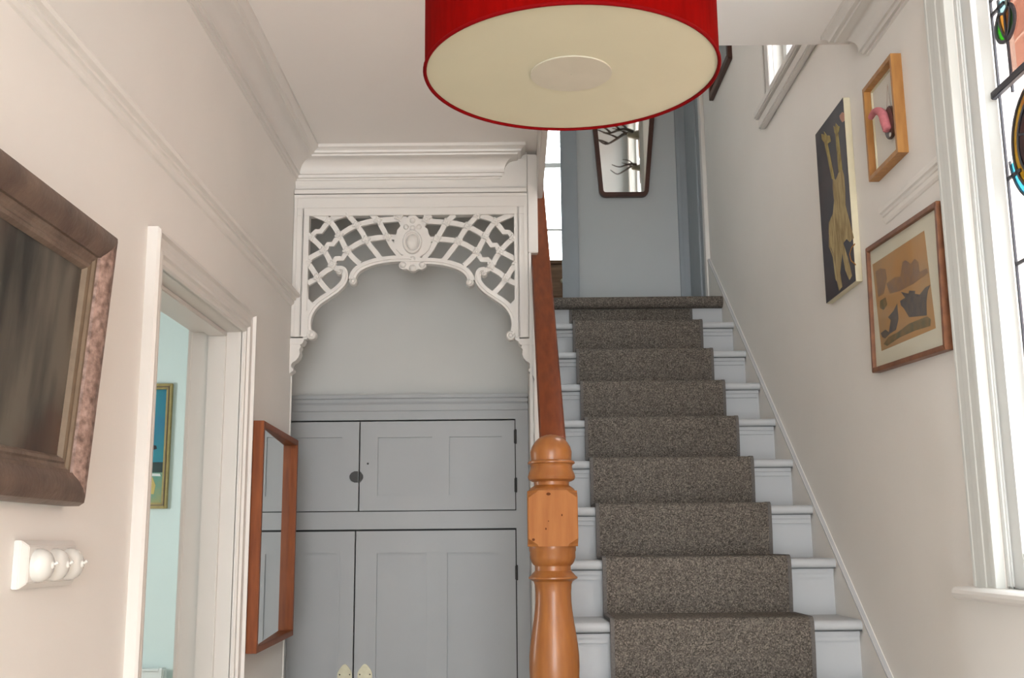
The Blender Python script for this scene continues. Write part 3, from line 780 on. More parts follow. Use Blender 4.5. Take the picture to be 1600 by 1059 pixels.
MB().box(-.22, .47, 8.032, 8.048, 3.815, 3.832).build('glazing_bar', 'trim_paint', w3)

ch = thing('wooden_chest', (.1, 7.75, LAND), 'brown wooden chest under the bright landing window', 'chest')
MB().box(-.35, .62, 7.55, 7.92, LAND, 3.425).build('carcass', 'chest_wood', ch, bevel=.004)
MB().box(-.37, .64, 7.53, 7.93, 3.425, 3.452).build('top', 'chest_wood', ch, bevel=.004)
for k in range(3):
    dd = MB().box(-.31, .58, 7.538, 7.55, LAND + .06 + k * .235, LAND + .275 + k * .235).build('drawer', 'chest_wood', ch, bevel=.003)
    for sx in (-.1, .37):
        MB().lathe([(.012, 0), (.012, -.01), (.02, -.022), (.012, -.03)], (sx, 7.538, LAND + .167 + k * .235), 12, 'Y').build('knob', 'brass', dd, smooth=True)

# ------------------------------------------------------------------ upstairs window on the right wall
w2 = thing('window_2', (XR, 3.75, W2Z0), 'upstairs window with deep white sill above the stairs', 'window', kind='structure')
MB().box(XR - .022, XR, W2Y1, W2Y1 + .085, W2Z0 - .02, W2Z1 + .08).box(XR - .028, XR - .022, W2Y1 + .055, W2Y1 + .08, W2Z0 - .02, W2Z1 + .08).build('architrave', 'trim_paint', w2, bevel=.004)
MB().box(XR - .022, XR, W2Y0 - .085, W2Y0, W2Z0 - .02, W2Z1 + .08).box(XR - .022, XR, W2Y0, W2Y1, W2Z1, W2Z1 + .08).build('architrave', 'trim_paint', w2, bevel=.004)
MB().box(XR - .045, XR + .05, W2Y0 - .14, W2Y1 + .20, W2Z0 - .02, W2Z0 + .012).box(XR - .03, XR, W2Y0 - .12, W2Y1 + .19, W2Z0 - .065, W2Z0 - .02).build('sill', 'trim_paint', w2, bevel=.006)
MB().box(XR + .04, XR + .08, W2Y1 - .06, W2Y1, W2Z0, W2Z1).box(XR + .04, XR + .08, W2Y0, W2Y0 + .06, W2Z0, W2Z1).box(XR + .04, XR + .08, W2Y0, W2Y1, W2Z0, W2Z0 + .06).box(XR + .04, XR + .08, W2Y0, W2Y1, W2Z1 - .06, W2Z1).box(XR + .045, XR + .075, 3.725, 3.755, W2Z0, W2Z1).build('sash', 'sash_paint', w2, bevel=.003)
for a, b_ in ((W2Y0 + .05, 3.73), (3.75, W2Y1 - .05)):
    MB().box(XR + .058, XR + .062, a, b_, W2Z0 + .05, W2Z1 - .05).build('pane', 'clear_glass', w2)

# ------------------------------------------------------------------ stained glass window
XG = 1.112
w1 = thing('window_1', (XR, 1.81, W1Z0), 'tall leaded stained glass window with tulip motif in the right wall', 'window', kind='structure')
WA = [(0, 0), (.020, 0), (.0215, .003), (.0215, .013), (.0205, .016), (.0205, .040), (.0215, .043), (.0215, .068), (.020, .072), (.020, .096), (.0215, .100), (.0215, .113), (.0205, .118), (0, .118)]
MB().prism([(XR - a, W1Y1 + .118 - b_) for a, b_ in WA], 'Z', W1Z0, W1Z1 + .05).build('architrave', 'window_paint', w1)
MB().prism([(XR - a, W1Y0 - .118 + b_) for a, b_ in WA], 'Z', W1Z0, W1Z1 + .05).build('architrave', 'window_paint', w1)
MB().box(XR - .025, XR, W1Y0 - .118, W1Y1 + .118, W1Z1, W1Z1 + .05).build('architrave_head', 'trim_paint', w1, bevel=.003)
b = MB(); sil = []
for k in range(7):
    a = math.pi / 2 + math.pi * k / 6
    sil.append((XR - .045 + .015 * math.cos(a), W1Z0 - .0145 + .0145 * math.sin(a)))
b.prism(sil + [(XR + .03, W1Z0 - .029), (XR + .03, W1Z0)], 'Y', W1Y0 - .15, W1Y1 + .15)
b.build('sill', 'trim_paint', w1, smooth=True, angle=30)
# sash
YI = 2.318
sx0, sx1 = XR + .012, XR + .055
MB().box(sx0, sx1, YI + .02, W1Y1, W1Z0, W1Z1).build('sash_stile', 'sash_paint', w1)
MB().box(sx0, sx1, W1Y0, W1Y0 + .07, W1Z0, W1Z1).build('sash_stile', 'sash_paint', w1)
MB().box(sx0 + .001, sx1, W1Y0 + .07, YI + .02, W1Z0, W1Z0 + .075).build('sash_rail', 'sash_paint', w1)
MB().box(sx0 + .001, sx1, W1Y0 + .07, YI + .02, W1Z1 - .06, W1Z1).build('sash_rail', 'sash_paint', w1)
MB().box(XR + .002, sx0, W1Y1 - .022, W1Y1, W1Z0, W1Z1).build('staff_bead', 'sash_paint', w1, bevel=.004)
MB().prism([(sx0 + .012, YI + .022), (XG - .004, YI), (XG + .003, YI), (XG + .003, YI + .022)], 'Z', W1Z0 + .07, W1Z1 - .055).build('glazing_bead', 'sash_paint', w1)
gz0, gz1 = W1Z0 + .075, W1Z1 - .06
def gp(px, py): p = P(px, py, 'X', XG); return (p.y, p.z)
def zz3(x, y): return gp(1480 + x / 5.883, y / 5.883)
def zz4(x, y): return gp(1480 + x / 5.883, 180 + y / 5.883)
def zz5(x, y): return gp(1480 + x / 5.883, 360 + y / 5.883)
MB().box(XG, XG + .003, W1Y0 + .07, YI, gz0, gz1).build('pane', 'clear_glass', w1)
def came(pts, wd=.006, t=.005, nm='lead_came'):
    MB().ribbon(pts, wd, 'X', XG - t, XG - .0002).build(nm, 'lead', w1)
def piece(pts, m_):
    MB().prism(pts, 'X', XG - .0035, XG - .0005).build('pane', m_, w1)
GL, GA = YI - .012, (W1Y0 + .09)
YT = sum(p[0] for p in (zz3(560, 420), zz3(640, 1000))) / 2
zt1 = zz3(545, 400)[1]
def ellp(cy, cz_, ry, rz, a0, a1, n_=10):
    return [(cy + ry * math.cos(math.radians(a0 + (a1 - a0) * k / n_)), cz_ + rz * math.sin(math.radians(a0 + (a1 - a0) * k / n_))) for k in range(n_ + 1)]
# tulip (Y decreases to the right of the picture)
TW = abs(zz3(455, 250)[0] - zz3(630, 150)[0]) / 2
TCZ = zz3(545, 215)[1]; TH = zz3(545, 60)[1] - zz3(545, 400)[1]
def tul(cy, cz_):
    outer_l = ellp(cy, cz_, TW, TH * .5, 60, -90)      # left in the picture: +Y
    outer_r = ellp(cy, cz_, TW, TH * .5, 120, 270)
    inner_l = [(cy + TW * .62, cz_ + TH * .42), (cy + TW * .55, cz_ + TH * .1), (cy + TW * .3, cz_ - TH * .25), (cy, cz_ - TH * .46)]
    inner_r = [(2 * cy - a, z) for a, z in inner_l]
    piece(outer_l + [p for p in reversed(inner_l[:-1])], 'green_glass'); piece(outer_r + [p for p in reversed(inner_r[:-1])], 'green_glass')
    piece(inner_l + [(cy, cz_ + TH * .30)], 'gold_glass'); piece(inner_r + [(cy, cz_ + TH * .30)], 'gold_glass')
    piece([(cy, cz_ + TH * .30), (cy + TW * .62, cz_ + TH * .44), (cy + TW * .5, cz_ + TH * .75), (cy - TW * .5, cz_ + TH * .75), (cy - TW * .62, cz_ + TH * .44)], 'pale_blue_glass')
    for l_ in (outer_l, outer_r): came(l_, .009)
    for l_ in (inner_l, inner_r): came(l_, .006)
    came([(cy, cz_ - TH * .46), (cy, cz_ + TH * .30)], .005)
    came([(cy + TW * .62, cz_ + TH * .44), (cy, cz_ + TH * .30), (cy - TW * .62, cz_ + TH * .44)], .006)
    came([(cy + TW * .55, cz_ + TH * .44), (cy + TW * .5, cz_ + TH * .85)], .006); came([(cy - TW * .55, cz_ + TH * .44), (cy - TW * .5, cz_ + TH * .85)], .006)
TY = zz3(548, 250)[0]
tul(TY, TCZ)
zbar = zz3(430, 930)[1]
MB().box(XG - .0003, XG - .0001, W1Y0 + .07, YT, zbar, gz1).build('pane', 'brick_view_tint', w1)  # tinted sheet added over the clear glass so the bright brick outside shows darker
came([(YT, TCZ - TH * .5), (YT, zbar - .02)], .006)
came([(GL, gz0), (GL, gz1)], .006)
for zv in (zz3(350, 75)[1], zz3(365, 205)[1], zz4(540, 610)[1], zz5(625, 325)[1]):
    came([(GL, zv), (YT - .0, zv)], .008)
# saddle bar
MB().box(XG - .02, XG - .006, GA, GL + .008, zbar - .009, zbar + .009).build('saddle_bar', 'lead', w1, bevel=.002)
# round medallion: amber ring with blue crescent below
R0 = .119
def medallion(cy, cz_):
    def arc(r_, a0, a1, n_=16): return ellp(cy, cz_, r_, r_, a0, a1, n_)
    for a0 in (-90, 90):
        piece(arc(R0, a0, a0 + 180) + list(reversed(arc(R0 - .027, a0, a0 + 180))), 'amber_glass')
    for k in range(5):
        a0 = 18 + 72 * k
        piece(arc(R0 - .027, a0, a0 + 72, 6) + list(reversed(arc(.035, a0, a0 + 72, 6))), 'ruby_glass')
        came([ellp(cy, cz_, .035, .035, a0, a0, 1)[0], ellp(cy, cz_, R0 - .027, R0 - .027, a0, a0, 1)[0]], .005)
    piece(arc(.035, 0, 345, 23), 'gold_glass')
    piece(arc(R0 + .020, -100, -10) + list(reversed(arc(R0 + .002, -100, -10))), 'blue_glass')
    came(arc(R0, 0, 360, 32), .006); came(arc(R0 - .027, 0, 360, 32), .007); came(arc(.035, 0, 360, 16), .005); came(arc(R0 + .020, -104, -6), .005)
MC = (2.151, 2.288)
medallion(*MC)
# the same motif repeats in the near half of the window
Y2 = 1.56
tul(Y2, TCZ); medallion(Y2, MC[1])
came([(Y2, TCZ - TH * .5), (Y2, MC[1] + R0)], .006)
for yv in (MC[0], Y2):
    came([(yv, MC[1] - R0 - .02), (yv, gz0)], .006)
came([(1.855, gz0), (1.855, gz1)], .010)
zc = zz5(690, 330)[1]
for zv in (zc, zc - .22, zc - .45):
    if zv > gz0: came([(YT, zv), (GA, zv)], .006)
for zv in (zc - .22, zc - .45):
    if zv > gz0: came([(GL, zv), (YT, zv)], .006)

# ------------------------------------------------------------------ pendant lamp
lx, ly, lz, lr = .1085, 1.785, 2.26, .257
pn = thing('pendant_lamp', (lx, ly, lz), 'large red drum pendant lamp with cream diffuser hanging over the hall', 'lamp')
MB().lathe([(lr, 0), (lr, .27), (lr - .0025, .27), (lr - .0025, 0), (lr, 0)], (lx, ly, lz), 96, cap=False).build('shade', 'red_fabric', pn, smooth=True, angle=30)
MB().lathe([(lr - .003, .003), (lr - .003, .006), (.07, .006), (.07, .003), (lr - .003, .003)], (lx, ly, lz), 96, cap=False).build('diffuser', 'diffuser', pn, smooth=True, angle=30)
MB().lathe([(.0715, .0005), (.0715, .0045), (.001, .0045), (.001, .0005), (.0715, .0005)], (lx, ly, lz), 64, cap=False).build('diffuser_cap', 'diffuser_cap', pn, smooth=True, angle=30)
MB().tube([(lx + lr * math.cos(2 * math.pi * k / 96), ly + lr * math.sin(2 * math.pi * k / 96), lz + .001) for k in range(96)], .0032, 8, True).build('rim', 'red_trim', pn, smooth=True)
MB().tube([(lx, ly, lz + .20), (lx, ly, CEIL)], .0035, 8).build('cord', 'white_plastic', pn, smooth=True)
sp_ = MB().lathe([(.02, .16), (.02, .22), (.012, .225)], (lx, ly, lz), 20)
for k in range(3):
    a = k * 2.094
    sp_.tube([(lx, ly, lz + .2), (lx + (lr - .004) * math.cos(a), ly + (lr - .004) * math.sin(a), lz + .262)], .002, 6)
sp_.build('lamp_holder', 'white_plastic', pn, smooth=True)
MB().lathe([(.012, -.03), (.03, -.022), (.045, -.006), (.045, 0)], (lx, ly, CEIL), 32).build('ceiling_rose', 'white_plastic', pn, smooth=True)

# ------------------------------------------------------------------ pictures on the right wall
def rect_frame(cy, cz_, w_, h_, x0, x1, fw_, ang=0.0, prof=None):
    """four mitred members of a frame on the right wall; x1 = wall side, x0 = room side"""
    ca_, sa_ = math.cos(ang), math.sin(ang)
    def tr(a, b_): return (cy + a * ca_ - b_ * sa_, cz_ + a * sa_ + b_ * ca_)
    co = [(-w_ / 2, -h_ / 2), (w_ / 2, -h_ / 2), (w_ / 2, h_ / 2), (-w_ / 2, h_ / 2)]
    ci = [(-w_ / 2 + fw_, -h_ / 2 + fw_), (w_ / 2 - fw_, -h_ / 2 + fw_), (w_ / 2 - fw_, h_ / 2 - fw_), (-w_ / 2 + fw_, h_ / 2 - fw_)]
    out = []
    for k in range(4):
        k2 = (k + 1) % 4
        out.append(MB().prism([tr(*co[k]), tr(*co[k2]), tr(*ci[k2]), tr(*ci[k])], 'X', x0, x1))
    return out, tr, ci
# giraffe canvas
XF = 1.0435
gx = thing('giraffe_painting', (XR, 3.347, 2.22), 'tall dark canvas painting of two pale giraffes with cream edge', 'painting')
gy0, gy1, gzb, gzt = 3.190, 3.505, 2.222, 2.814
MB().box(XF + .0012, XR, gy0, gy1, gzb, gzt).build('canvas', 'canvas_edge', gx, bevel=.001)
MB().box(XF, XF + .0012, gy0 + .002, gy1, gzb + .002, gzt).build('painted_ground', 'giraffe_dark', gx)
def gpt(q): p = P(1260 + q[0] / 2.941, 130 + q[1] / 2.941, 'X', XF); return (p.y, p.z)
def gpoly(pts, nm, m_, lift): MB().prism([gpt(q) for q in pts], 'X', XF - lift, XF + .0006).build(nm, m_, gx)
gpoly([(122, 430), (135, 445), (150, 405), (162, 385), (172, 420), (178, 480), (180, 560), (195, 620), (218, 710), (200, 730), (185, 715), (170, 735), (190, 800), (210, 885), (198, 905), (180, 860), (165, 780), (155, 870), (165, 935), (150, 955), (140, 900), (130, 800), (112, 750), (103, 690), (104, 640), (122, 600), (128, 540), (122, 480)], 'painted_body', 'giraffe_tan', .0004)
gpoly([(82, 265), (96, 265), (130, 440), (118, 440)], 'painted_neck', 'giraffe_ochre', .0008)
gpoly([(134, 236), (147, 232), (165, 395), (149, 412)], 'painted_neck', 'giraffe_ochre', .0008)
gpoly([(70, 232), (84, 238), (82, 222), (95, 240), (108, 240), (112, 268), (98, 278), (80, 268), (72, 258)], 'painted_head', 'giraffe_ochre', .0012)
gpoly([(126, 196), (134, 204), (136, 184), (146, 196), (154, 200), (150, 222), (140, 242), (130, 226)], 'painted_head', 'giraffe_ochre', .0012)
gpoly([(152, 150), (165, 132), (174, 138), (175, 172), (166, 180), (156, 165)], 'painted_patch', 'paint_pink', .0006)
gpoly([(106, 640), (114, 650), (112, 760), (128, 800), (140, 910), (134, 900), (122, 800), (104, 750)], 'painted_leg', 'giraffe_tan', .0008)
MB().ribbon([gpt(q) for q in [(224, 738), (208, 755), (199, 785), (206, 815), (228, 834)]], .004, 'X', XF - .0008, XF).build('painted_ring', 'paint_orange', gx)

# box frame with hanging felt form
bxx = thing('box_frame', (XR, 2.869, 2.468), 'small oak box frame holding a pink felt form and dark wooden disc', 'picture frame')
by0, by1, bz0, bz1, bxf = 2.748, 2.990, 2.468, 2.751, 1.036
mem, tr_, ci_ = rect_frame((by0 + by1) / 2, (bz0 + bz1) / 2, by1 - by0, bz1 - bz0, bxf, XR, .013)
for q in mem: q.build('frame_rail', 'box_oak', bxx)
mem, tr_, ci_ = rect_frame((by0 + by1) / 2, (bz0 + bz1) / 2, by1 - by0 - .026, bz1 - bz0 - .026, 1.0555, 1.0605, .004)
for q in mem: q.build('slip', 'canvas_edge', bxx)
MB().box(1.0605, XR - .0005, by0 + .012, by1 - .012, bz0 + .012, bz1 - .012).build('backing', 'backing_paper', bxx)
def bpt(x, y, xx): return P(1260 + x / 2.941, 130 + y / 2.941, 'X', xx)
dc = bpt(384, 180, 1.048)
pts = []
for k in range(24):
    a = 2 * math.pi * k / 24
    pts.append((dc.y + .037 * math.cos(a) * (1 - .12 * math.sin(a)), dc.z + .047 * math.sin(a)))
disc = MB().prism(pts, 'X', 1.044, 1.054).build('wooden_disc', 'dark_wood_disc', bxx, bevel=.002)
hp = bpt(384, 236, 1.043)
MB().lathe([(.006, 0), (.006, .0015)], (1.0425, hp.y, hp.z), 14, 'X').build('disc_hole', 'backing_paper', disc)
tp = [bpt(296, 158, 1.030), bpt(310, 135, 1.030), bpt(330, 128, 1.032), bpt(350, 142, 1.034), bpt(362, 175, 1.037), bpt(372, 205, 1.039), bpt(376, 218, 1.040)]
tp = catmull(tp, 4); nn_ = len(tp)
MB().tube(tp, [.008 + .006 * min(1, i / (nn_ * .6)) for i in range(nn_ - 2)] + [.011, .006], 12).build('felt_form', 'pink_felt', bxx, smooth=True)
ts = bpt(372, 5, 1.052)
for dx in (-6, 8):
    e = bpt(378 + dx * 1.4, 118, 1.048)
    MB().tube([ts, e], .0007, 5).build('string', 'string', bxx)

# ship print, hanging slightly askew
sh = thing('ship_print', (XR, 2.8175, 1.9), 'brown framed orange print of dark sailing ships with cream mount, hung askew by window', 'picture')
sw, shh, ang = .536, .3675, math.radians(2.9)
mem, trs, cis = rect_frame(2.8170, 2.0955, sw, shh, 1.040, XR, .0135, ang)
for q in mem: q.build('frame_rail', 'frame_walnut', sh, bevel=.0012)
def rq(hw_, hh_): return [trs(-hw_, -hh_), trs(hw_, -hh_), trs(hw_, hh_), trs(-hw_, hh_)]
XM = 1.050
MB().prism(rq(sw / 2 - .012, shh / 2 - .012), 'X', XM, XR - .001).build('mount', 'mat_board', sh)
def spt(q): p = P(1330 + q[0] / 3.529, 300 + q[1] / 3.529, 'X', XM); return (p.y, p.z)
MB().prism([spt(q) for q in [(118, 400), (403, 212), (467, 750), (168, 876)]], 'X', XM - .0005, XM + .0005).build('print_sheet', 'print_paper', sh)
def spoly(pts, nm, m_, lift): MB().prism([spt(q) for q in pts], 'X', XM - lift, XM - .0002).build(nm, m_, sh)
spoly([(135, 440), (160, 420), (190, 425), (198, 480), (180, 560), (150, 580)], 'printed_haze', 'ink_purple', .0008)
spoly([(195, 505), (240, 470), (272, 465), (285, 385), (300, 375), (330, 395), (352, 368), (372, 385), (378, 440), (420, 420), (425, 445), (345, 505), (270, 545), (215, 560)], 'printed_castle', 'ink_purple', .0008)
spoly([(262, 770), (320, 725), (420, 685), (440, 700), (438, 738), (350, 765), (270, 800), (200, 848), (180, 838), (205, 800)], 'printed_water', 'ink_green', .0008)
spoly([(272, 600), (300, 582), (276, 550), (318, 560), (322, 543), (354, 545), (352, 560), (380, 565), (412, 525), (437, 512), (424, 545), (416, 600), (418, 680), (322, 690), (292, 640), (276, 625)], 'printed_ship', 'ink_blue', .0012)
spoly([(165, 778), (190, 758), (210, 772), (220, 705), (205, 690), (235, 655), (255, 615), (262, 700), (248, 760), (215, 780), (190, 806), (174, 800)], 'printed_boat', 'ink_blue', .0012)
spoly([(160, 600), (190, 580), (200, 620), (180, 650), (160, 640)], 'printed_foliage', 'ink_green', .0008)
MB().prism(rq(sw / 2 - .012, shh / 2 - .012), 'X', 1.0445, 1.0455).build('glazing', 'picture_glass', sh)

# ------------------------------------------------------------------ big dark picture, left wall, leaning forward at the top
bp_ = thing('large_dark_picture', (XL, 1.70, 1.527), 'large dark streaky picture in a worn brown and gilt frame on the left wall', 'picture')
PB, PT = 1.527, 2.050
PY0, PY1 = 1.18, 2.05
def lean(z): return .0 + (z - PB) / (PT - PB) * .034       # extra distance from the wall
xb0 = XL + .006
def fpt(y_, z_, d): return (xb0 + d + lean(z_), y_, z_)
BP = [(0.0, .0), (.028, .0), (.040, .006), (.043, .016), (.041, .030), (.034, .042), (.030, .046), (.030, .052), (.024, .060), (.018, .068), (.016, .074), (.016, .082), (.010, .088), (0.0, .088)]  # depth, inward
n = len(BP)
crn = [(PY0, PB, 1, 1), (PY1, PB, -1, 1), (PY1, PT, -1, -1), (PY0, PT, 1, -1)]
BO = [(0.0, .0), (.026, .0), (.037, .006), (.042, .016), (.042, .032), (.037, .046), (.031, .055), (.030, .058), (0.0, .058)]
BI = [(0.0, .0582), (.024, .0582), (.023, .064), (.0185, .068), (.0175, .073), (.020, .077), (.018, .083), (.010, .088), (0.0, .088)]
for k in range(4):
    a, b_ = crn[k], crn[(k + 1) % 4]
    for nm, pf_, m_ in (('outer_moulding', BO, 'worn_gilt' if k in (1, 3) else 'worn_wood'), ('inner_moulding', BI, 'gilt' if k in (1, 3) else 'worn_wood_light')):
        n = len(pf_)
        v_ = [fpt(a[0] + a[2] * i_, a[1] + a[3] * i_, d) for d, i_ in pf_] + [fpt(b_[0] + b_[2] * i_, b_[1] + b_[3] * i_, d) for d, i_ in pf_]
        MB().add(v_, [tuple(range(n)), tuple(range(2 * n - 1, n - 1, -1))] + [(i, i + n, (i + 1) % n + n, (i + 1) % n) for i in range(n)]).build(nm, m_, bp_, smooth=True, angle=28)
ii = .086
v_ = [fpt(y_, z_, d) for d in (.004, .009) for y_, z_ in ((PY0 + ii, PB + ii), (PY1 - ii, PB + ii), (PY1 - ii, PT - ii), (PY0 + ii, PT - ii))]
MB().add(v_, [(0, 1, 2, 3), (7, 6, 5, 4), (0, 4, 5, 1), (1, 5, 6, 2), (2, 6, 7, 3), (3, 7, 4, 0)]).build('picture_surface', 'dark_canvas', bp_)
MB().box(XL, XL + .02, 1.5, 1.7, PT - .12, PT - .09).build('hanging_batten', 'worn_wood', bp_)

# ------------------------------------------------------------------ narrow teak mirror on the left wall
tm = thing('teak_mirror', (XL, 3.70, 1.13), 'narrow upright mirror in a reddish teak frame beside the doorway', 'mirror')
tz0, tz1, tt = 1.128, 1.842, .020
TN, TF = Vector((-.788, 3.417)), Vector((-.812, 4.095))     # front corners: near side stands off the wall, far side lies against it
td = (TF - TN).normalized(); tnrm = Vector((-td.y, td.x)); TLn = (TF - TN).length
def tq(u, w_): p = TN + td * u + tnrm * w_; return (p.x, p.y)
def trect(u0, u1, w0, w1): return [tq(u0, w0), tq(u1, w0), tq(u1, w1), tq(u0, w1)]
for u0, u1 in ((0, tt), (TLn - tt, TLn)):
    MB().prism(trect(u0, u1, 0, .034), 'Z', tz0, tz1).build('stile', 'teak', tm, bevel=.0015)
for z0, z1 in ((tz0, tz0 + tt), (tz1 - tt, tz1)):
    MB().prism(trect(tt, TLn - tt, 0, .034), 'Z', z0, z1).build('rail', 'teak', tm, bevel=.0015)
MB().prism([tq(tt, .006), tq(TLn - tt, .026), tq(TLn - tt, .030), tq(tt, .010)], 'Z', tz0 + tt, tz1 - tt).build('mirror_glass', 'mirror_glass', tm)
MB().prism(trect(.03, .05, .030, .056), 'Z', tz0 + .06, tz1 - .06).build('spacer', 'dark_teak', tm)

# ------------------------------------------------------------------ light switches
sw_ = thing('light_switch', (XL, 1.976, 1.422), 'white triple light switch block with three domed toggles below dark picture', 'light switch')
b = MB(); y0, y1, z0, z1, t_ = 1.862, 2.088, 1.382, 1.464, .022
v_ = [(XL, y0, z0), (XL, y1, z0), (XL, y1, z1), (XL, y0, z1), (XL + .012, y0, z0), (XL + .012, y1, z0), (XL + .012, y1, z1), (XL + .012, y0, z1),
      (XL + t_, y0 + .012, z0 + .01), (XL + t_, y1 - .012, z0 + .01), (XL + t_, y1 - .012, z1 - .01), (XL + t_, y0 + .012, z1 - .01)]
f_ = [(3, 2, 1, 0), (8, 9, 10, 11)] + [(i, (i + 1) % 4, (i + 1) % 4 + 4, i + 4) for i in range(4)] + [(i + 4, (i + 1) % 4 + 4, (i + 1) % 4 + 8, i + 8) for i in range(4)]
b.add(v_, f_).build('block', 'trim_paint', sw_, bevel=.0015)
for yy in (1.908, 1.973, 2.038):
    dm = MB().lathe([(.0285, 0), (.0285, .007), (.027, .013), (.023, .020), (.016, .025), (.008, .0275), (.001, .028)], (XL + t_, yy, 1.421), 32, 'X').build('switch_dome', 'porcelain', sw_, smooth=True)
    MB().lathe([(.006, 0), (.007, .003), (.004, .006)], (XL + t_ + .025, yy, 1.421), 14, 'X').build('toggle_collar', 'porcelain', dm, smooth=True)
    MB().tube([(XL + t_ + .027, yy, 1.421), (XL + t_ + .032, yy + .001, 1.4235), (XL + t_ + .036, yy + .002, 1.4265)], [.002, .0022, .003], 8).build('toggle', 'porcelain', dm, smooth=True)

# ------------------------------------------------------------------ side room: seascape and radiator
YR = 6.6
sea = thing('seascape_painting', (-2.36, YR, 1.676), 'teal seascape painting in a slim gold frame seen through the doorway', 'painting')
px0, px1, pz0, pz1, fw_ = -2.66, -2.087, 1.678, 2.438, .036
co = [(px0, pz0), (px1, pz0), (px1, pz1), (px0, pz1)]; ci = [(px0 + fw_, pz0 + fw_), (px1 - fw_, pz0 + fw_), (px1 - fw_, pz1 - fw_), (px0 + fw_, pz1 - fw_)]
for k in range(4):
    k2 = (k + 1) % 4
    MB().prism([co[k], co[k2], ci[k2], ci[k]], 'Y', YR - .025, YR).build('frame_rail', 'gold_frame', sea, bevel=.003)
    cm = [((a[0] + c_[0]) / 2, (a[1] + c_[1]) / 2) for a, c_ in zip(co, ci)]
    cj = [(a[0] * .35 + c_[0] * .65, a[1] * .35 + c_[1] * .65) for a, c_ in zip(co, ci)]
    MB().prism([cm[k], cm[k2], cj[k2], cj[k]], 'Y', YR - .030, YR - .025).build('frame_bead', 'gilt', sea)
def sp2(px, py): p = P(px, py, 'Y', YR - .011); return (p.x, p.z)
zh = sp2(240, 738)[1]
MB().box(px0 + .03, px1 - .03, YR - .010, YR - .004, zh, pz1 - .03).build('painted_sea', 'sea_teal', sea)
MB().box(px0 + .03, px1 - .03, YR - .010, YR - .004, pz0 + .03, zh).build('painted_shore', 'sea_green', sea)
z5 = sp2(240, 722)[1]
MB().box(px0 + .035, px1 - .034, YR - .0112, YR - .0098, zh, z5).build('painted_shadow', 'paint_dark_green', sea)
MB().prism([sp2(*q) for q in [(200, 695), (232, 694), (244, 696), (245, 701), (235, 704), (200, 706)]], 'Y', YR - .0116, YR - .0098).build('painted_boat', 'paint_black', sea)
MB().prism([sp2(*q) for q in [(225, 739), (250, 740), (251, 744), (225, 743)]], 'Y', YR - .0122, YR - .0098).build('painted_foam', 'paint_white', sea)
MB().prism([sp2(*q) for q in [(222, 750), (238, 745), (243, 758), (240, 772), (225, 770)]], 'Y', YR - .0116, YR - .0098).build('painted_sand', 'paint_yellow', sea)

rd = thing('radiator', (-2.5, YR, .15), 'white panel radiator under the seascape painting', 'radiator')
rx0, rx1 = -3.0, -2.035
MB().box(rx0, rx1, YR - .09, YR - .075, .15, .745).build('panel', 'radiator_enamel', rd, bevel=.004)
b = MB()
for k in range(18):
    x = rx0 + .03 + k * .05
    b.prism([(x, YR - .09), (x + .008, YR - .10), (x + .024, YR - .10), (x + .032, YR - .09)], 'Z', .19, .70)
b.build('flutes', 'radiator_enamel', rd)
MB().box(rx0, rx1 - .03, YR - .098, YR - .03, .745, .757).build('top_grille', 'radiator_enamel', rd, bevel=.002)
MB().box(rx1 - .03, rx1, YR - .105, YR - .025, .15, .762).build('end_cap', 'radiator_enamel', rd, bevel=.008)
MB().box(rx0 + .1, rx1 - .1, YR - .075, YR - .001, .3, .34).build('wall_bracket', 'radiator_enamel', rd)

# ------------------------------------------------------------------ landing mirrors
lm = thing('tapered_mirror', (.68, YB, 3.47), 'tapered wall mirror with dark teak frame reflecting antlers, on the landing wall', 'mirror')
YM = YB - .032
def mo(px, py): p = P(px, py, 'Y', YM); return (p.x, p.z)
bl_, br_ = mo(936.5, 307), mo(1014, 312)
tl_, tr2 = mo(927, 205), mo(1022, 185)
def lerp_side(a, b_, z): return a[0] + (b_[0] - a[0]) * (z - a[1]) / (b_[1] - a[1])
ztop = 4.22
def rounded(ins):
    zb0, zt0 = bl_[1] + ins, ztop - ins
    L0, L1 = lerp_side(bl_, tl_, zb0) + ins, lerp_side(bl_, tl_, zt0) + ins
    R0_, R1 = lerp_side(br_, tr2, zb0) - ins, lerp_side(br_, tr2, zt0) - ins
    r_ = max(.012, .042 - ins); out = []
    for (cx_, cz__, a0) in ((L0 + r_, zb0 + r_, 180), (R0_ - r_, zb0 + r_, 270), (R1 - r_, zt0 - r_, 0), (L1 + r_, zt0 - r_, 90)):
        for k in range(7):
            a = math.radians(a0 + 90 * k / 6); out.append((cx_ + r_ * math.cos(a), cz__ + r_ * math.sin(a)))
    return out
o1, i1 = rounded(0), rounded(.027); n = len(o1)
v_ = [(x, YM, z) for x, z in o1] + [(x, YM, z) for x, z in i1] + [(x, YB, z) for x, z in o1] + [(x, YB - .012, z) for x, z in i1]
f_ = []
for k in range(n):
    k2 = (k + 1) % n
    f_ += [(k, k2, n + k2, n + k), (k2, k, 2 * n + k, 2 * n + k2), (n + k, n + k2, 3 * n + k2, 3 * n + k), (3 * n + k, 3 * n + k2, 2 * n + k2, 2 * n + k)]
MB().add(v_, f_).build('frame', 'dark_teak', lm, smooth=True, angle=30)
MB().prism(rounded(.024), 'Y', YB - .016, YB - .010).build('mirror_glass', 'mirror_glass', lm)

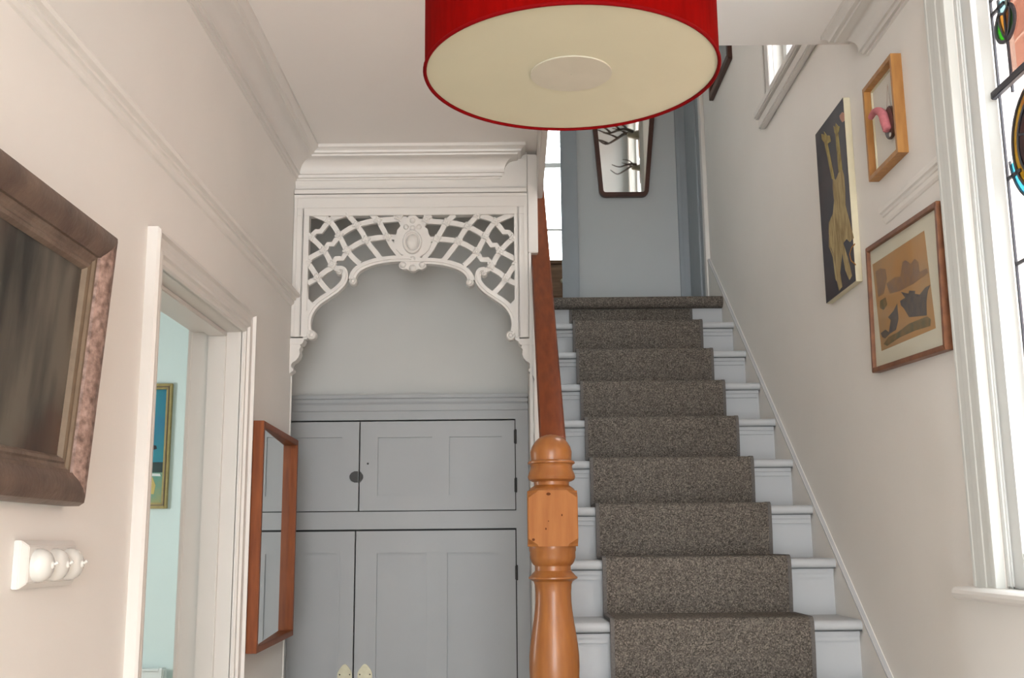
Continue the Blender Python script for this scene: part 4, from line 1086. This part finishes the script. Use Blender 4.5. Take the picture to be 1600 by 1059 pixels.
rmr = thing('dark_framed_mirror', (XR, 5.07, 3.71), 'dark framed mirror high on the right stair wall behind the red lamp', 'mirror')
my0, my1, mz0, mz1 = 4.825, 5.33, 3.716, 4.40
mem, a_, b__ = rect_frame((my0 + my1) / 2, (mz0 + mz1) / 2, my1 - my0, mz1 - mz0, XR - .022, XR, .034)
for q in mem: q.build('frame_rail', 'dark_teak', rmr, bevel=.002)
MB().box(XR - .012, XR - .002, my0 + .03, my1 - .03, mz0 + .03, mz1 - .03).build('mirror_glass', 'mirror_glass', rmr)

# ------------------------------------------------------------------ antler mounts high on the right wall (seen in the tapered mirror)
def antlers(y_, z_, size, tines, label):
    t = thing('antler_mount', (XR, y_, z_), label, 'antlers')
    pts = [(y_ + .06 * size * math.cos(2 * math.pi * k / 20) * (1 - .25 * math.sin(2 * math.pi * k / 20)), z_ - .05 * size + .15 * size * math.sin(2 * math.pi * k / 20)) for k in range(20)]
    MB().prism(pts, 'X', XR - .02, XR).build('plaque', 'antler' if tines < 3 else 'box_oak', t, bevel=.003)
    MB().lathe([(.001, -.10 * size), (.02 * size, -.09 * size), (.032 * size, -.04 * size), (.04 * size, 0), (.036 * size, .02 * size)], (XR - .02, y_, z_), 14, 'X').build('skull', 'bone', t, smooth=True)
    for s_ in (-1, 1):
        main = catmull([(XR - .07 * size, y_ + s_ * .02, z_ + .02), (XR - .13 * size, y_ + s_ * .05 * size, z_ + .03 * size), (XR - .20 * size, y_ + s_ * .10 * size, z_ + .0), (XR - .28 * size, y_ + s_ * .12 * size, z_ - .03 * size), (XR - .36 * size, y_ + s_ * .09 * size, z_ + .01 * size)], 4)
        n_ = len(main)
        an = MB().tube(main, [.016 * size * (1 - .75 * i / (n_ - 1)) for i in range(n_)], 8)
        for k in range(tines):
            p = main[int(n_ * (.2 + .25 * k))]
            q = catmull([p, p + Vector((-.05, s_ * .02, .035)) * size, p + Vector((-.12, s_ * .01, .05)) * size], 4)
            an.tube(q, [.011 * size * (1 - .8 * i / (len(q) - 1)) for i in range(len(q))], 7)
        an.build('antler', 'antler', t, smooth=True)
    return t
antlers(4.05, 4.70, 1.0, 3, 'large branched antlers on an oak plaque, upper in mirror reflection')
antlers(4.05, 4.42, .7, 1, 'small dark horned skull, lower in mirror reflection')
